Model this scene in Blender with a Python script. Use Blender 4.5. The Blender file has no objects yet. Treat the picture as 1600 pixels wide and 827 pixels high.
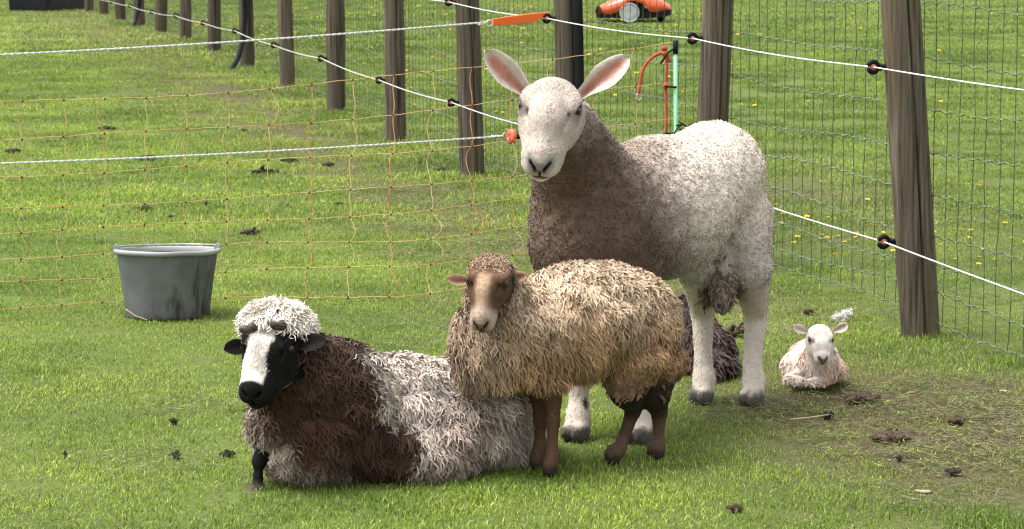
import bpy, math
import numpy as np
from mathutils import Vector, Matrix
rng = np.random.default_rng(11)
R = math.radians

# ------------------------------------------------------------------ camera, sky, sun, exposure
sc = bpy.context.scene
EYE = 1.35
TILT = math.atan(513.5 / 4000.0)
cd = bpy.data.cameras.new('camera')
cam = bpy.data.objects.new('camera', cd)
sc.collection.objects.link(cam)
cam.location = (0, 0, EYE)
cam.rotation_euler = (math.pi / 2 - TILT, 0, 0)
cd.sensor_width = 36
cd.lens = 90
cd.clip_start = 0.1
cd.clip_end = 2000
cd.dof.use_dof = True
cd.dof.focus_distance = 6.7
cd.dof.aperture_fstop = 16
sc.camera = cam

SUN_EL, SUN_AZ = R(66), R(-92)          # azimuth measured from +Y (away from the camera) towards +X
w = bpy.data.worlds.new('World')
sc.world = w
w.use_nodes = True
nt = w.node_tree
bg = nt.nodes['Background']
sky = nt.nodes.new('ShaderNodeTexSky')
sky.sky_type = 'NISHITA'
sky.sun_disc = False
sky.sun_elevation = SUN_EL
sky.sun_rotation = SUN_AZ
sky.dust_density = 4.0
sky.air_density = 1.0
sky.ozone_density = 1.0
hs = nt.nodes.new('ShaderNodeHueSaturation')   # thin white cloud: greyer than a clear sky
hs.inputs['Saturation'].default_value = 0.15
nt.links.new(sky.outputs[0], hs.inputs['Color'])
nt.links.new(hs.outputs[0], bg.inputs[0])
bg.inputs[1].default_value = 0.15
sd_ = bpy.data.lights.new('sun', 'SUN')
sun = bpy.data.objects.new('sun', sd_)
sc.collection.objects.link(sun)
sd_.energy = 1.35
sd_.angle = R(22)
sd_.color = (1.0, 0.94, 0.85)
sdir = Vector((math.sin(SUN_AZ) * math.cos(SUN_EL), math.cos(SUN_AZ) * math.cos(SUN_EL), math.sin(SUN_EL)))
sun.rotation_euler = sdir.to_track_quat('Z', 'Y').to_euler()
sun.location = (0, 5, 20)
sc.view_settings.view_transform = 'Standard'
sc.view_settings.look = 'None'
sc.view_settings.gamma = 1
sc.view_settings.use_curve_mapping = False
sc.view_settings.exposure = 1.36
sc.cycles.use_denoising = True
sc.cycles.denoiser = 'OPENIMAGEDENOISE'
sc.cycles.denoising_input_passes = 'RGB_ALBEDO_NORMAL'
sc.cycles.denoising_prefilter = 'ACCURATE'
sc.cycles.filter_width = 1.15
sc.cycles.max_bounces = 6
sc.cycles.transparent_max_bounces = 8

# ------------------------------------------------------------------ small helpers
FW = np.array([0, math.cos(TILT), -math.sin(TILT)])
UPV = np.array([0, math.sin(TILT), math.cos(TILT)])
RT = np.array([1.0, 0, 0])
CAMP = np.array([0, 0, EYE])
def at(px, py, d):
    """World point seen at photo pixel (px, py), d metres in front of the camera."""
    return CAMP + d * (FW + RT * (px - 800) / 4000.0 - UPV * (py - 413.5) / 4000.0)
def nrm(v):
    v = np.asarray(v, float)
    return v / (np.linalg.norm(v, axis=-1, keepdims=True) + 1e-12)
def sstep(a, b, x):
    t = np.clip((np.asarray(x, float) - a) / (b - a), 0, 1)
    return t * t * (3 - 2 * t)
def _hash(ix, iy, iz, seed):
    h = (ix.astype(np.int64) * 374761393 + iy.astype(np.int64) * 668265263 + iz.astype(np.int64) * 2147483647 + seed * 974711) & 0xffffffff
    h = ((h ^ (h >> 13)) * 1274126177) & 0xffffffff
    h = ((h ^ (h >> 16)) * 2246822519) & 0xffffffff
    return ((h ^ (h >> 15)) & 0xffffff) / float(0xffffff)
def noise(P, freq=1.0, seed=0, octaves=1):
    P = np.asarray(P, float)
    tot, amp, out = 0.0, 1.0, 0.0
    for o in range(octaves):
        q = P * freq
        i = np.floor(q)
        f = q - i
        f = f * f * (3 - 2 * f)
        i = i.astype(np.int64)
        v = 0.0
        for dx in (0, 1):
            for dy in (0, 1):
                for dz in (0, 1):
                    wgt = (f[..., 0] if dx else 1 - f[..., 0]) * (f[..., 1] if dy else 1 - f[..., 1]) * (f[..., 2] if dz else 1 - f[..., 2])
                    v = v + wgt * _hash(i[..., 0] + dx, i[..., 1] + dy, i[..., 2] + dz, seed + o * 31)
        out = out + amp * v
        tot += amp
        amp *= 0.5
        freq *= 2.03
    return out / tot

# terrain: flat where the sheep are, a low rise beyond, the lawn behind the fence a little higher
FX0, FY0, FSL = 1.327, 8.6, -0.26675 * 1.0
def fence_x(y):
    return FX0 + FSL * (np.asarray(y, float) * 0.99186 + 0.17 - 8.7)
def terrain(x, y):
    x = np.asarray(x, float); y = np.asarray(y, float)
    z = 0.29 * sstep(13.5, 27.0, y)
    beyond = np.clip(x - fence_x(y), 0, 8)
    z = z + 0.22 * sstep(0.4, 4.5, beyond) * sstep(13.0, 24.0, y)
    P = np.stack([x, y, np.zeros_like(x)], -1)
    z = z + 0.03 * (noise(P, 0.9, 3, 2) - 0.5) * sstep(8.5, 12, y)
    return z
def ground_at(px, d):
    """Point on the ground in the vertical plane of photo column px at depth d."""
    x = (px - 800) / 4000.0 * d
    z = 0.0
    for _ in range(6):
        y = (d - (EYE - z) * math.sin(TILT)) / math.cos(TILT)
        z = float(terrain(np.array(x), np.array(y)))
    return np.array([x, y, z])

# ------------------------------------------------------------------ mesh and object helpers
def mesh_np(name, V, quads=None, tris=None, col=None, smooth=True, mats=(), mat_idx=None):
    V = np.asarray(V, np.float32).reshape(-1, 3)
    me = bpy.data.meshes.new(name)
    nq = 0 if quads is None else len(quads)
    ntr = 0 if tris is None else len(tris)
    loops = []
    if nq: loops.append(np.asarray(quads, np.int32).ravel())
    if ntr: loops.append(np.asarray(tris, np.int32).ravel())
    L = np.concatenate(loops)
    starts = np.concatenate([np.arange(nq) * 4, nq * 4 + np.arange(ntr) * 3]).astype(np.int32)
    me.vertices.add(len(V)); me.vertices.foreach_set('co', V.ravel())
    me.loops.add(len(L)); me.loops.foreach_set('vertex_index', L)
    me.polygons.add(nq + ntr); me.polygons.foreach_set('loop_start', starts)
    if mat_idx is not None: me.polygons.foreach_set('material_index', np.asarray(mat_idx, np.int32))
    me.update(calc_edges=True)
    me.polygons.foreach_set('use_smooth', np.full(nq + ntr, bool(smooth)))
    if col is not None:
        a = me.color_attributes.new('Col', 'FLOAT_COLOR', 'POINT')
        c = np.ones((len(V), 4), np.float32); c[:, :3] = col
        a.data.foreach_set('color', c.ravel())
    for m in mats: me.materials.append(m)
    return me
def link(name, me, parent=None, loc=(0, 0, 0), label=None, cat=None, group=None, kind=None):
    o = bpy.data.objects.new(name, me)
    sc.collection.objects.link(o)
    o.location = tuple(float(v) for v in loc)
    if parent is not None: o.parent = parent
    if label: o['label'] = label
    if cat: o['category'] = cat
    if group: o['group'] = group
    if kind: o['kind'] = kind
    return o
def empty(name, loc, label, cat, group=None):
    return link(name, None, None, loc, label, cat, group)
class MB:
    """Collects shapes for one mesh object."""
    def __init__(s): s.V, s.Q, s.T, s.n = [], [], [], 0
    def add(s, V, quads=None, tris=None):
        V = np.asarray(V, float).reshape(-1, 3)
        if quads is not None and len(quads): s.Q.append(np.asarray(quads) + s.n)
        if tris is not None and len(tris): s.T.append(np.asarray(tris) + s.n)
        s.V.append(V); s.n += len(V)
        return s
    def tube(s, pts, r, sides=8, caps=True):
        P = np.asarray(pts, float); n = len(P)
        r = np.broadcast_to(np.asarray(r, float), (n,))
        t = np.gradient(P, axis=0); t = nrm(t)
        ref = np.array([0, 0, 1.0]) if abs(nrm(P[-1] - P[0])[2]) < 0.9 else np.array([1.0, 0, 0])
        a = nrm(np.cross(t, ref)); b = np.cross(t, a)
        th = np.arange(sides) / sides * 2 * math.pi
        ring = P[:, None] + r[:, None, None] * (a[:, None] * np.cos(th)[None, :, None] + b[:, None] * np.sin(th)[None, :, None])
        q = []
        i = np.arange(n - 1)[:, None] * sides; j = np.arange(sides)[None]; k = (j + 1) % sides
        q = np.stack([i + j, i + k, i + sides + k, i + sides + j], -1).reshape(-1, 4)
        V = ring.reshape(-1, 3)
        tr = None
        if caps:
            V = np.vstack([V, P[0], P[-1]])
            jj = np.arange(sides); kk = (jj + 1) % sides
            tr = np.vstack([np.stack([np.full(sides, n * sides), kk, jj], -1), np.stack([np.full(sides, n * sides + 1), (n - 1) * sides + jj, (n - 1) * sides + kk], -1)])
        return s.add(V, q, tr)
    def lathe(s, prof, seg=32, center=(0, 0, 0), axis='z', closed=False):
        P = np.asarray(prof, float); n = len(P)
        th = np.arange(seg) / seg * 2 * math.pi
        X = P[:, 0][:, None] * np.cos(th); Y = P[:, 0][:, None] * np.sin(th); Z = np.repeat(P[:, 1][:, None], seg, 1)
        V = np.stack([X, Y, Z], -1)
        if axis == 'y': V = V[..., [0, 2, 1]] * np.array([1, 1, -1])
        if axis == 'x': V = V[..., [2, 0, 1]]
        i = np.arange(n - 1)[:, None] * seg; j = np.arange(seg)[None]; k = (j + 1) % seg
        q = np.stack([i + j, i + k, i + seg + k, i + seg + j], -1).reshape(-1, 4)
        return s.add(V.reshape(-1, 3) + np.asarray(center), q)
    def ball(s, c, r, seg=12, rings=8, Rm=None):
        r = np.broadcast_to(np.asarray(r, float), (3,))
        ph = np.linspace(0.02, math.pi - 0.02, rings); th = np.arange(seg) / seg * 2 * math.pi
        V = np.stack([np.sin(ph)[:, None] * np.cos(th), np.sin(ph)[:, None] * np.sin(th), np.repeat(np.cos(ph)[:, None], seg, 1)], -1).reshape(-1, 3) * r
        if Rm is not None: V = V @ np.asarray(Rm).T
        i = np.arange(rings - 1)[:, None] * seg; j = np.arange(seg)[None]; k = (j + 1) % seg
        q = np.stack([i + j, i + seg + j, i + seg + k, i + k], -1).reshape(-1, 4)
        return s.add(V + np.asarray(c), q)
    def prism(s, poly, y0, y1, bevel=0.0):
        """Outline in x/z extruded along y, with a chamfered edge on both faces."""
        P = np.asarray(poly, float); n = len(P); c = P.mean(0)
        Pin = P if not bevel else c + (P - c) * (1 - bevel / (np.linalg.norm(P - c, axis=1, keepdims=True) + 1e-9))
        sg = 1 if y1 > y0 else -1
        lay = [(Pin, y0), (P, y0 + sg * bevel), (P, y1 - sg * bevel), (Pin, y1)] if bevel else [(P, y0), (P, y1)]
        V = np.vstack([np.stack([p[:, 0], np.full(n, y), p[:, 1]], -1) for p, y in lay] + [[[c[0], y0, c[1]]], [[c[0], y1, c[1]]]])
        m = len(lay); q = []
        for l in range(m - 1):
            for j in range(n):
                k = (j + 1) % n
                q.append((l * n + j, l * n + k, (l + 1) * n + k, (l + 1) * n + j))
        t = [(m * n, (j + 1) % n, j) for j in range(n)] + [(m * n + 1, (m - 1) * n + j, (m - 1) * n + (j + 1) % n) for j in range(n)]
        return s.add(V, q, t)
    def mesh(s, name, mat, smooth=True, origin=(0, 0, 0), col=None):
        V = np.vstack(s.V) - np.asarray(origin)
        return mesh_np(name, V, np.vstack(s.Q) if s.Q else None, np.vstack(s.T) if s.T else None, col, smooth, [mat] if mat else [])

# ------------------------------------------------------------------ materials
def mat(name, base=(0.5, 0.5, 0.5), rough=0.8, metal=0.0, spec=0.3):
    m = bpy.data.materials.new(name); m.use_nodes = True
    b = m.node_tree.nodes['Principled BSDF']
    b.inputs['Base Color'].default_value = (*base, 1)
    b.inputs['Roughness'].default_value = rough
    b.inputs['Metallic'].default_value = metal
    b.inputs['Specular IOR Level'].default_value = spec
    return m
def nodes(m):
    return m.node_tree.nodes, m.node_tree.links, m.node_tree.nodes['Principled BSDF']
def mottled(name, c1, c2, scale=8, rough=0.8, stretch=(1, 1, 1), metal=0.0, spec=0.3, detail=6, bump=0.0, lo=0.35, hi=0.65, coords='Object'):
    m = mat(name, c1, rough, metal, spec)
    N, L, b = nodes(m)
    tc = N.new('ShaderNodeTexCoord'); mp = N.new('ShaderNodeMapping'); mp.inputs['Scale'].default_value = stretch
    nz = N.new('ShaderNodeTexNoise'); nz.inputs['Scale'].default_value = scale; nz.inputs['Detail'].default_value = detail
    cr = N.new('ShaderNodeValToRGB'); cr.color_ramp.elements[0].position = lo; cr.color_ramp.elements[1].position = hi
    cr.color_ramp.elements[0].color = (*c1, 1); cr.color_ramp.elements[1].color = (*c2, 1)
    L.new(tc.outputs[coords], mp.inputs[0]); L.new(mp.outputs[0], nz.inputs[0]); L.new(nz.outputs[0], cr.inputs[0]); L.new(cr.outputs[0], b.inputs['Base Color'])
    if bump:
        bp = N.new('ShaderNodeBump'); bp.inputs['Strength'].default_value = bump; bp.inputs['Distance'].default_value = 0.01
        L.new(nz.outputs[0], bp.inputs['Height']); L.new(bp.outputs[0], b.inputs['Normal'])
    return m
def attr_mat(name, rough=0.85, spec=0.15, noise_amt=0.25, noise_scale=60, bump=0.0, sheen=0.0):
    m = mat(name, (0.5, 0.5, 0.5), rough, 0, spec)
    N, L, b = nodes(m)
    a = N.new('ShaderNodeAttribute'); a.attribute_name = 'Col'
    nz = N.new('ShaderNodeTexNoise'); nz.inputs['Scale'].default_value = noise_scale; nz.inputs['Detail'].default_value = 4
    tc = N.new('ShaderNodeTexCoord'); L.new(tc.outputs['Object'], nz.inputs[0])
    mr = N.new('ShaderNodeMapRange'); mr.inputs['From Min'].default_value = 0.3; mr.inputs['From Max'].default_value = 0.7
    mr.inputs['To Min'].default_value = 1 - noise_amt; mr.inputs['To Max'].default_value = 1 + noise_amt
    L.new(nz.outputs[0], mr.inputs[0])
    mx = N.new('ShaderNodeVectorMath'); mx.operation = 'SCALE'
    L.new(a.outputs['Color'], mx.inputs[0]); L.new(mr.outputs[0], mx.inputs['Scale']); L.new(mx.outputs[0], b.inputs['Base Color'])
    if bump:
        bp = N.new('ShaderNodeBump'); bp.inputs['Strength'].default_value = bump; bp.inputs['Distance'].default_value = 0.004
        L.new(nz.outputs[0], bp.inputs['Height']); L.new(bp.outputs[0], b.inputs['Normal'])
    if sheen: b.inputs['Sheen Weight'].default_value = sheen; b.inputs['Sheen Roughness'].default_value = 0.5
    return m
M_SKIN = attr_mat('short_hair_coat', 0.7, 0.1, 0.12, 120, 0.35)
M_WOOL = attr_mat('wool', 0.9, 0.1, 0.14, 45, 0.0, 0.15)
M_EYE = mat('eye_wet', (0.012, 0.008, 0.006), 0.08, 0, 0.6)
M_EYE_AMBER = mat('eye_amber', (0.035, 0.022, 0.012), 0.12, 0, 0.6)
M_HORN = mottled('horn', (0.022, 0.019, 0.017), (0.11, 0.095, 0.08), 90, 0.5, (1, 1, 4), spec=0.2, bump=0.5)
M_BUCKET = mottled('grey_plastic_dirty', (0.27, 0.285, 0.285), (0.20, 0.21, 0.205), 7, 0.5, (1, 1, 0.7), spec=0.4, lo=0.38, hi=0.75)
M_STEEL = mottled('steel_wire', (0.35, 0.35, 0.34), (0.55, 0.55, 0.53), 30, 0.35, metal=0.8)
M_MESHWIRE = mottled('green_coated_wire', (0.035, 0.055, 0.03), (0.10, 0.125, 0.075), 40, 0.5, spec=0.5)
M_MESHTWIST = mottled('twisted_galvanised_wire', (0.04, 0.055, 0.03), (0.20, 0.23, 0.165), 55, 0.35, spec=0.6)
M_ROPE_W = mottled('white_electric_rope', (0.78, 0.78, 0.76), (0.55, 0.57, 0.56), 120, 0.6)
M_NET = mottled('orange_polywire', (0.50, 0.26, 0.11), (0.55, 0.42, 0.20), 9, 0.6)
M_NET_RED = mottled('red_polywire', (0.50, 0.11, 0.07), (0.55, 0.25, 0.10), 9, 0.6)
M_KNOT = mat('net_knot', (0.045, 0.02, 0.012), 0.6)
M_BLACK = mat('black_plastic', (0.007, 0.007, 0.008), 0.6, 0, 0.18)
M_RUBBER = mottled('black_rubber_hose', (0.006, 0.0065, 0.008), (0.011, 0.012, 0.014), 12, 0.6, spec=0.15)
M_ORANGE = mat('orange_plastic', (0.78, 0.13, 0.015), 0.4, 0, 0.45)
M_CORAL = mat('coral_plastic', (0.72, 0.10, 0.05), 0.4, 0, 0.45)
M_PINK = mat('porcelain_pink', (0.55, 0.22, 0.16), 0.5)
M_GREENROD = mat('mint_green_rod', (0.22, 0.55, 0.36), 0.4, 0, 0.4)
M_REDROPE = mottled('red_rope', (0.50, 0.06, 0.035), (0.32, 0.05, 0.04), 90, 0.75, bump=0.4)
M_DUNG = mottled('dung', (0.018, 0.014, 0.010), (0.055, 0.042, 0.028), 70, 0.85, bump=0.5)
M_SOIL = mottled('soil', (0.05, 0.034, 0.022), (0.10, 0.072, 0.046), 40, 0.95, bump=0.5)
M_YELLOW = mat('dandelion_yellow', (0.85, 0.62, 0.02), 0.7)
M_STEM = mat('dandelion_stem', (0.09, 0.16, 0.035), 0.7)

def post_material():
    m = mat('weathered_post', (0.2, 0.17, 0.13), 0.9, 0, 0.15)
    N, L, b = nodes(m)
    tc = N.new('ShaderNodeTexCoord')
    def nz(scale, st, det=6):
        mp = N.new('ShaderNodeMapping'); mp.inputs['Scale'].default_value = st
        t = N.new('ShaderNodeTexNoise'); t.inputs['Scale'].default_value = scale; t.inputs['Detail'].default_value = det
        L.new(tc.outputs['Object'], mp.inputs[0]); L.new(mp.outputs[0], t.inputs[0]); return t
    oi = N.new('ShaderNodeObjectInfo')
    g = nz(70, (1, 1, 0.035), 9); big = nz(11, (1, 1, 0.3)); fine = nz(220, (1, 1, 0.07), 5)
    cr = N.new('ShaderNodeValToRGB'); e = cr.color_ramp.elements
    e[0].position = 0.3; e[0].color = (0.030, 0.024, 0.018, 1); e[1].position = 0.66; e[1].color = (0.145, 0.122, 0.092, 1)
    L.new(g.outputs[0], cr.inputs[0])
    cr2 = N.new('ShaderNodeValToRGB'); e = cr2.color_ramp.elements
    e[0].position = 0.46; e[0].color = (0, 0, 0, 1); e[1].position = 0.66; e[1].color = (1, 1, 1, 1)
    L.new(big.outputs[0], cr2.inputs[0])
    mx = N.new('ShaderNodeMix'); mx.data_type = 'RGBA'; mx.inputs[7].default_value = (0.105, 0.078, 0.045, 1)
    mm = N.new('ShaderNodeMath'); mm.operation = 'MULTIPLY'; mm.inputs[1].default_value = 0.6
    L.new(cr2.outputs[0], mm.inputs[0]); L.new(mm.outputs[0], mx.inputs[0]); L.new(cr.outputs[0], mx.inputs[6])
    hv = N.new('ShaderNodeHueSaturation'); mr = N.new('ShaderNodeMapRange'); mr.inputs['To Min'].default_value = 0.75; mr.inputs['To Max'].default_value = 1.15
    L.new(oi.outputs['Random'], mr.inputs[0]); L.new(mr.outputs[0], hv.inputs['Value']); L.new(mx.outputs[2], hv.inputs['Color'])
    L.new(hv.outputs[0], b.inputs['Base Color'])
    bp = N.new('ShaderNodeBump'); bp.inputs['Strength'].default_value = 0.7; bp.inputs['Distance'].default_value = 0.006
    L.new(fine.outputs[0], bp.inputs['Height']); L.new(bp.outputs[0], b.inputs['Normal'])
    return m
M_POST = post_material()

def grass_material():
    m = bpy.data.materials.new('grass_blades'); m.use_nodes = True
    N, L, b = nodes(m)
    N.remove(b)
    out = N['Material Output']
    a = N.new('ShaderNodeAttribute'); a.attribute_name = 'Col'
    dry_backlit = N.new('ShaderNodeAttribute'); dry_backlit.attribute_type = 'INSTANCER'; dry_backlit.attribute_name = 'dry_backlit'
    lawn = N.new('ShaderNodeAttribute'); lawn.attribute_type = 'INSTANCER'; lawn.attribute_name = 'lawn'
    geo = N.new('ShaderNodeNewGeometry')
    nz = N.new('ShaderNodeTexNoise'); nz.inputs['Scale'].default_value = 1.3; nz.inputs['Detail'].default_value = 5
    L.new(geo.outputs['Position'], nz.inputs[0])
    sep = N.new('ShaderNodeSeparateColor'); L.new(a.outputs['Color'], sep.inputs[0])
    # r: hue position of the blade, g: brightness, b: straw-coloured blade
    cr = N.new('ShaderNodeValToRGB'); e = cr.color_ramp.elements
    e[0].position = 0.0; e[0].color = (0.095, 0.185, 0.016, 1); e[1].position = 1.0; e[1].color = (0.345, 0.445, 0.064, 1)
    ad = N.new('ShaderNodeMath'); ad.operation = 'MULTIPLY_ADD'; ad.inputs[1].default_value = 2.4; ad.inputs[2].default_value = -1.2
    L.new(nz.outputs[0], ad.inputs[0])
    ad2 = N.new('ShaderNodeMath'); ad2.operation = 'ADD'; ad2.use_clamp = True
    L.new(ad.outputs[0], ad2.inputs[0]); L.new(sep.outputs[0], ad2.inputs[1]); L.new(ad2.outputs[0], cr.inputs[0])
    # lawn beyond the fence: cooler
    mxl = N.new('ShaderNodeMix'); mxl.data_type = 'RGBA'; mxl.blend_type = 'MULTIPLY'; mxl.inputs[7].default_value = (0.80, 0.82, 0.95, 1)
    L.new(lawn.outputs['Fac'], mxl.inputs[0]); L.new(cr.outputs[0], mxl.inputs[6])
    # dry straw
    th = N.new('ShaderNodeMath'); th.operation = 'LESS_THAN'; L.new(sep.outputs[2], th.inputs[0])
    dm = N.new('ShaderNodeMath'); dm.operation = 'MULTIPLY_ADD'; dm.inputs[1].default_value = 0.85; dm.inputs[2].default_value = 0.05
    L.new(dry_backlit.outputs['Fac'], dm.inputs[0]); L.new(dm.outputs[0], th.inputs[1])
    mxd = N.new('ShaderNodeMix'); mxd.data_type = 'RGBA'; mxd.inputs[7].default_value = (0.21, 0.195, 0.085, 1)
    L.new(th.outputs[0], mxd.inputs[0]); L.new(mxl.outputs[2], mxd.inputs[6])
    sc_ = N.new('ShaderNodeVectorMath'); sc_.operation = 'SCALE'
    mr = N.new('ShaderNodeMapRange'); mr.inputs['To Min'].default_value = 0.45; mr.inputs['To Max'].default_value = 1.65
    L.new(sep.outputs[1], mr.inputs[0]); L.new(mxd.outputs[2], sc_.inputs[0]); L.new(mr.outputs[0], sc_.inputs['Scale'])
    df = N.new('ShaderNodeBsdfPrincipled'); df.inputs['Roughness'].default_value = 0.38; df.inputs['Specular IOR Level'].default_value = 0.5
    tr = N.new('ShaderNodeBsdfTranslucent')
    ms = N.new('ShaderNodeMixShader'); ms.inputs[0].default_value = 0.42
    L.new(sc_.outputs[0], df.inputs['Base Color']); L.new(sc_.outputs[0], tr.inputs['Color'])
    L.new(df.outputs[0], ms.inputs[1]); L.new(tr.outputs[0], ms.inputs[2]); L.new(ms.outputs[0], out.inputs[0])
    return m
M_GRASS = grass_material()

# ------------------------------------------------------------------ where the turf is worn
def worn(x, y):
    """0 = lush, 1 = trodden bare."""
    x = np.asarray(x, float); y = np.asarray(y, float)
    P = np.stack([x, y, np.zeros_like(x)], -1)
    n = noise(P, 2.2, 21, 3)
    fx = x - fence_x(y)
    v = 0.62 * np.exp(-(((x - 1.45) / 0.70) ** 2 + ((y - 6.75) / 0.95) ** 2))
    v = v + 0.4 * np.exp(-(((x - 0.95) / 0.4) ** 2 + ((y - 7.6) / 0.5) ** 2))
    v = v + 0.38 * np.exp(-(((fx + 0.55) / 0.6) ** 2)) * sstep(8.0, 9.5, y)
    v = v + 0.30 * np.exp(-(((fx - 1.2) / 1.0) ** 2)) * np.exp(-(((y - 13.5) / 2.5) ** 2))
    return np.clip(v * (0.35 + 1.3 * n), 0, 1)

# ------------------------------------------------------------------ ground
def build_ground():
    ys = np.concatenate([np.linspace(-30, 3, 12), np.arange(3.2, 14, 0.12), np.arange(14, 60, 0.5), np.linspace(61, 600, 40)])
    xs = np.concatenate([np.linspace(-400, -16, 24), np.arange(-15, -3, 0.5), np.arange(-3, 4, 0.12), np.arange(4, 15, 0.5), np.linspace(16, 400, 24)])
    X, Y = np.meshgrid(xs, ys)
    Z = terrain(X, Y)
    P = np.stack([X, Y, np.zeros_like(X)], -1)
    near = (Y > 3) & (Y < 14) & (X > -3) & (X < 4)
    Z = Z + np.where(near, 0.004 * (noise(P, 5, 9, 2) - 0.5), 0)
    V = np.stack([X, Y, Z], -1).reshape(-1, 3)
    ny, nx = X.shape
    i = np.arange(ny - 1)[:, None] * nx + np.arange(nx - 1)[None]
    q = np.stack([i, i + 1, i + nx + 1, i + nx], -1).reshape(-1, 4)
    wv = worn(X, Y).reshape(-1)
    me = mesh_np('ground', V, q, None, np.stack([wv, wv, wv], -1))
    m = mat('pasture_soil', (0.06, 0.08, 0.025), 0.95, 0, 0.1)
    N, L, b = nodes(m)
    a = N.new('ShaderNodeAttribute'); a.attribute_name = 'Col'
    tc = N.new('ShaderNodeTexCoord')
    n1 = N.new('ShaderNodeTexNoise'); n1.inputs['Scale'].default_value = 45; n1.inputs['Detail'].default_value = 8
    n2 = N.new('ShaderNodeTexNoise'); n2.inputs['Scale'].default_value = 0.6; n2.inputs['Detail'].default_value = 6
    L.new(tc.outputs['Object'], n1.inputs[0]); L.new(tc.outputs['Object'], n2.inputs[0])
    g = N.new('ShaderNodeValToRGB'); e = g.color_ramp.elements
    e[0].position = 0.3; e[0].color = (0.065, 0.10, 0.02, 1); e[1].position = 0.75; e[1].color = (0.13, 0.175, 0.04, 1)
    L.new(n2.outputs[0], g.inputs[0])
    s_ = N.new('ShaderNodeValToRGB'); e = s_.color_ramp.elements
    e[0].position = 0.35; e[0].color = (0.05, 0.038, 0.024, 1); e[1].position = 0.7; e[1].color = (0.125, 0.105, 0.06, 1)
    L.new(n1.outputs[0], s_.inputs[0])
    ma = N.new('ShaderNodeMath'); ma.operation = 'MULTIPLY_ADD'; ma.inputs[1].default_value = 1.6; ma.use_clamp = True
    L.new(a.outputs['Fac'], ma.inputs[0])
    mr = N.new('ShaderNodeMapRange'); mr.inputs['From Min'].default_value = 0.35; mr.inputs['From Max'].default_value = 0.7; mr.inputs['To Min'].default_value = 0.0; mr.inputs['To Max'].default_value = 0.5
    L.new(n1.outputs[0], mr.inputs[0]); L.new(mr.outputs[0], ma.inputs[2])
    mx = N.new('ShaderNodeMix'); mx.data_type = 'RGBA'
    L.new(ma.outputs[0], mx.inputs[0]); L.new(g.outputs[0], mx.inputs[6]); L.new(s_.outputs[0], mx.inputs[7])
    L.new(mx.outputs[2], b.inputs['Base Color'])
    bp = N.new('ShaderNodeBump'); bp.inputs['Strength'].default_value = 0.8; bp.inputs['Distance'].default_value = 0.02
    L.new(n1.outputs[0], bp.inputs['Height']); L.new(bp.outputs[0], b.inputs['Normal'])
    me.materials.append(m)
    link('ground', me, kind='structure', label='green pasture ground with worn earth patches near the fence')
build_ground()

# ------------------------------------------------------------------ grass
def blade_patch(name, size, n, h, wd, seed, clump=0.0, lean=0.5):
    r = np.random.default_rng(seed)
    bx = (r.random(n) - 0.5) * size; by = (r.random(n) - 0.5) * size
    # soft round edge so that neighbouring patches mesh together
    k = r.random(n) < np.clip(1.6 - 1.6 * np.hypot(bx, by) / (size * 0.62), 0.15, 1)
    bx, by = bx[k], by[k]; n = len(bx)
    hh = h[0] + (h[1] - h[0]) * r.random(n) ** 1.7
    cl = noise(np.stack([bx, by, bx * 0 + seed], -1), 16, seed)
    hh = hh * (0.6 + 0.8 * cl)
    ww = wd[0] + (wd[1] - wd[0]) * r.random(n)
    az = r.random(n) * 2 * math.pi; ln = lean * (0.3 + r.random(n) * 1.5)
    d = np.stack([np.cos(az), np.sin(az), np.zeros(n)], -1)
    fa = az + math.pi / 2 + (r.random(n) - 0.5) * 1.2
    s = np.stack([np.cos(fa), np.sin(fa), np.zeros(n)], -1)
    b0 = np.stack([bx, by, np.full(n, -0.008)], -1)
    up = np.array([0, 0, 1.0])
    p1 = b0 + up * (hh * 0.55)[:, None] + d * (hh * 0.22 * ln)[:, None]
    p2 = b0 + up * (hh * (1.0 - 0.25 * ln))[:, None] + d * (hh * 0.85 * ln)[:, None]
    W = ww[:, None] * 0.5
    V = np.stack([b0 - s * W, b0 + s * W, p1 + s * W * 0.85, p1 - s * W * 0.85, p2], 1)
    base = np.arange(n)[:, None] * 5
    q = base + np.array([[0, 1, 2, 3]]); t = base + np.array([[3, 2, 4]])
    col = np.stack([0.2 + 0.6 * r.random(n), r.random(n), r.random(n)], -1)
    col = np.repeat(col[:, None], 5, 1).reshape(-1, 3)
    return mesh_np(name, V.reshape(-1, 3), q, t, col, False, [M_GRASS])
def scatter_nodes(coll):
    t = bpy.data.node_groups.new('turf_scatter', 'GeometryNodeTree')
    t.interface.new_socket('Geometry', in_out='INPUT', socket_type='NodeSocketGeometry')
    t.interface.new_socket('Geometry', in_out='OUTPUT', socket_type='NodeSocketGeometry')
    N, L = t.nodes, t.links
    gi = N.new('NodeGroupInput'); go = N.new('NodeGroupOutput')
    ci = N.new('GeometryNodeCollectionInfo'); ci.inputs['Collection'].default_value = coll
    ci.inputs['Separate Children'].default_value = True; ci.inputs['Reset Children'].default_value = True
    ip = N.new('GeometryNodeInstanceOnPoints'); ip.inputs['Pick Instance'].default_value = True
    def na(nm, ty):
        n = N.new('GeometryNodeInputNamedAttribute'); n.data_type = ty; n.inputs['Name'].default_value = nm
        return n.outputs['Attribute']
    L.new(gi.outputs[0], ip.inputs['Points']); L.new(ci.outputs[0], ip.inputs['Instance'])
    L.new(na('variant', 'INT'), ip.inputs['Instance Index']); L.new(na('rot', 'FLOAT_VECTOR'), ip.inputs['Rotation'])
    L.new(na('scl', 'FLOAT'), ip.inputs['Scale']); L.new(ip.outputs[0], go.inputs[0])
    return t
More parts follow.
